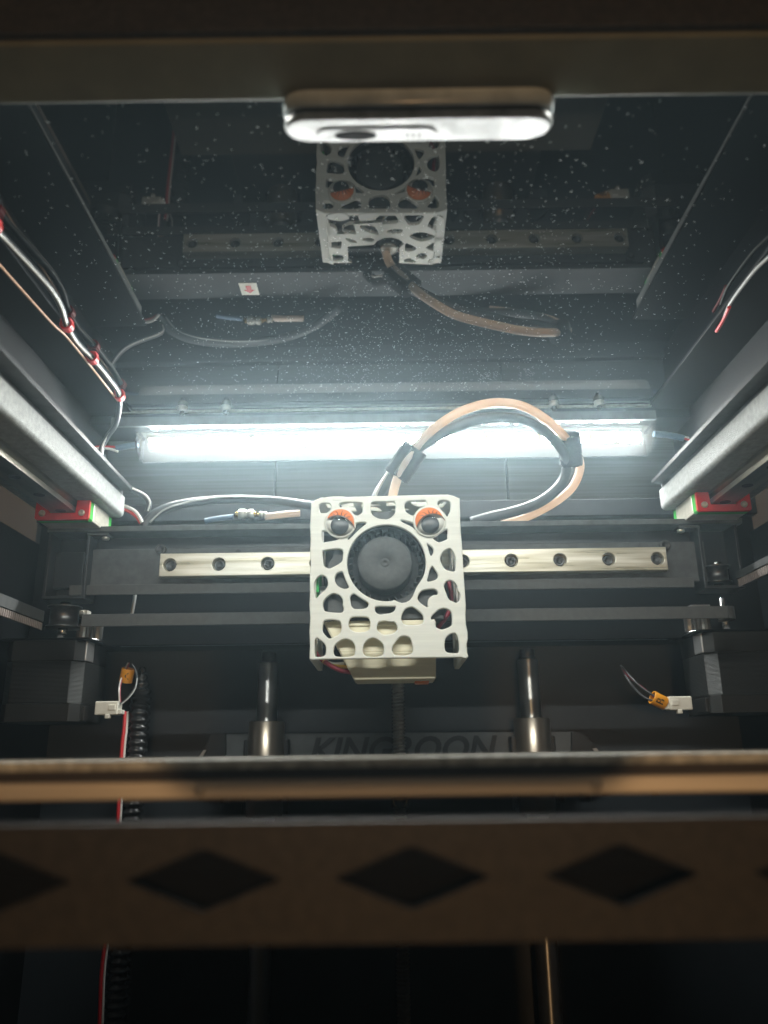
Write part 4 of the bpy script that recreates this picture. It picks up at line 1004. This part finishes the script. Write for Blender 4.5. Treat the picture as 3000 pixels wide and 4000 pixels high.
tag(MB().tube(path([(1035, 2018, 417), (1080, 2013, 417), (1130, 2007, 416), (1172, 2005, 416)]), 1.9, 12).build('tube_stub', M['ptfe'], None, (-55, 417, 112)), 'short pink tube stub behind the gantry left of the tool head', 'tube')
tag(MB().tube(path([(800, 2036, 417), (850, 2026, 417), (912, 2018, 417)]), 1.5, 10).build('heat_shrink', M['blue'], None, (-80, 417, 112)), 'blue sleeve behind the gantry left of the couplers', 'sleeve')

# cable clipped along the left wall under the lid
XL = XC-148.5
wl = path([(-30, 880, 238), (0, 912, 246), (60, 975, 262), (130, 1050, 278), (200, 1130, 294), (238, 1195, 305), (262, 1270, 317), (300, 1335, 330), (361, 1400, 346), (420, 1470, 367), (467, 1546, 390)])
wl = [p*min(1, 184.6/p.z) for p in wl]
down = path([(474, 1590, 396), (455, 1650, 404), (420, 1705, 410), (396, 1755, 412), (402, 1810, 412), (440, 1868, 412), (505, 1908, 413), (560, 1935, 414), (582, 1965, 416), (575, 2000, 418)])
t = thing('clipped_cable', 'black cable with a painted highlight along the left wall, drooping black and white behind the light', 'cable', (XL+2, 300, LIDZ-5))
MB().tube(wl+down[1:], 1.45, 12).build('black_core', M['wire_k'], t)
MB().tube([p+Vector((.5, -.6, -1.0)) for p in wl]+[p+Vector((.7, -1.2, .3)) for p in down[1:]], .55, 8).build('white_core', M['wire_w'], t)  # upper run paints the black cable's highlight; the droop is a real strand
tag(MB().tube([(XL+.9, 225, LIDZ-13), (XL+.9, 250, LIDZ-11.5), (XL+.9, 300, LIDZ-8.2), (XL+.9, 316, LIDZ-6), (XL+.9, 346, LIDZ-5), (XL+.9, 392, LIDZ-4.6)], .55, 8).build('thin_lead', M['orangewire'], None, (XL, 300, LIDZ-8)), 'thin tan wire running along the left wall below the clipped cable', 'wire')
for i, (y, lab) in enumerate(((247, 'red cable clip at the left edge of the picture'), (317, 'red cable clip highest of the three in view on the left wall'), (346, 'red cable clip midway along the left wall'), (390, 'red cable clip lowest on the left wall beside the drooping cable'))):
    cq = P(*{247: (-26, 882), 317: (262, 1272), 346: (361, 1400), 390: (467, 1546)}[y], Y=y); cq = cq*min(1, 184.6/cq.z); y = cq.y
    t_ = thing('cable_clip', lab, 'cable clip', (cq.x, y, cq.z), 'red cable clips on the left wall')
    mb = MB(); pts = [(cq.x+2.3*math.cos(a), cq.z-2.3*math.sin(a)) for a in [math.radians(v) for v in range(-60, 241, 25)]]
    for (u0, v0), (u1, v1) in zip(pts, pts[1:]):
        cc = Vector(((u0+u1)/2, y, (v0+v1)/2)); dd = Vector((u1-u0, 0, v1-v0)); L = dd.length; dd.normalize()
        mb.obox(cc, dd, Vector((0, 1, 0)), Vector((-dd.z, 0, dd.x)), L+.3, 3.6, 1.0, 0)
    mb.build('loop', M['red'], t_)
    MB().box(cq.x-2.8, cq.x+2.2, y-2.2, y+2.2, cq.z+1.9, cq.z+3, .3).build('base', M['red'], t_)
tag(MB().tube(path([(452, 1972, 408), (490, 1978, 411), (530, 2000, 414), (555, 2040, 416)]), 1.0, 8).build('white_lead', M['wire_w'], None, (-140, 412, 115)), 'white lead curving out behind the end of the left beam', 'wire')
tag(MB().tube(path([(450, 1984, 409), (490, 1992, 412), (530, 2016, 415), (548, 2044, 417)]), .9, 8).build('red_lead', M['wire_r'], None, (-140, 412, 114)), 'red lead curving out behind the end of the left beam', 'wire')
# cable on the right, at the lid
rw = [P(a_, b_, Z=z_) for a_, b_, z_ in ((3040, 970, 184), (2995, 1012, 184), (2950, 1055, 184), (2895, 1125, 184), (2850, 1190, 184), (2826, 1248, 184))]
t = thing('side_lead', 'grey wire with a red tip by the right edge under the lid', 'wire', rw[2])
MB().tube(rw, .75, 8).build('core', M['wire_g'], t)
MB().tube([p+Vector((-.3, 0, -1.2)) for p in [rw[4], P(2838, 1218, Z=184), P(2822, 1250, Z=184), P(2800, 1285, Z=184)]], .8, 8).build('red_tip', M['wire_r'], t)

# ================================================================== CONDUIT AND LEAD, LOWER LEFT
ctop = P(556, 2625, Y=462); cbot_x = P(478, 3900, Y=462)
t = thing('conduit', 'black ribbed conduit hanging left of the left rod', 'conduit', (ctop.x, 462, -180))
mb = MB(); prof = []
h = 0; H_ = ctop.z+165
while h < H_:
    k = 1-max(0, (h-(H_-14))/14)*.75
    prof += [(5.2*k, h), (6.4*k, h+1.0), (6.4*k, h+2.2), (5.2*k, h+3.2)]; h += 4.05
mb.lathe((ctop.x, 462, -165), (0, 0, 1), prof, 20); mb.build('ribbed_tube', M['hose'], t)
a = P(484, 2840, Y=455); b_ = P(476, 2955, Y=455)
t = thing('red_white_lead', 'red and white lead hanging beside the black conduit', 'wire', (a.x, 455, 0))
pts = [P(488, 2780, Y=457), P(484, 2850, Y=455), P(474, 2950, Y=454), P(446, 3400, Y=452), P(400, 3760, Y=452), P(392, 3900, Y=452), P(388, 4010, Y=452)]
MB().tube(pts, .95, 8).build('red_core', M['wire_r'], t)
MB().tube([p+Vector((1.0, 1.5, 0)) for p in pts], .7, 8).build('white_core', M['wire_w'], t)

# ================================================================== THE PHONE THAT TOOK THE PICTURE (throws the shadow on the bed edge)
t = thing('phone', 'dark phone held level with the print bed outside the open front', 'phone', (2, -9, -6))
MB().plate([stadium(16, 52, 68, 114, 9)], 8, lambda u, v, w_: (u, -16+w_, v), 1.5).build('body', M['dark'], t)
# ================================================================== GLOW VOLUME (added to imitate lens bloom round the light bar)
hz = bpy.data.materials.new('glow_haze'); hz.use_nodes = True; nt = hz.node_tree; nt.nodes.clear()
o_ = nt.nodes.new('ShaderNodeOutputMaterial'); pv = nt.nodes.new('ShaderNodeVolumePrincipled')
pv.inputs['Color'].default_value = (.66, .88, .98, 1); pv.inputs['Density'].default_value = HAZE; pv.inputs['Anisotropy'].default_value = .86
nt.links.new(pv.outputs[0], o_.inputs['Volume'])
tag(MB().box(-700, 700, -1700, 620, -260, 300, 0).build('glow_haze', hz), kind='stuff')
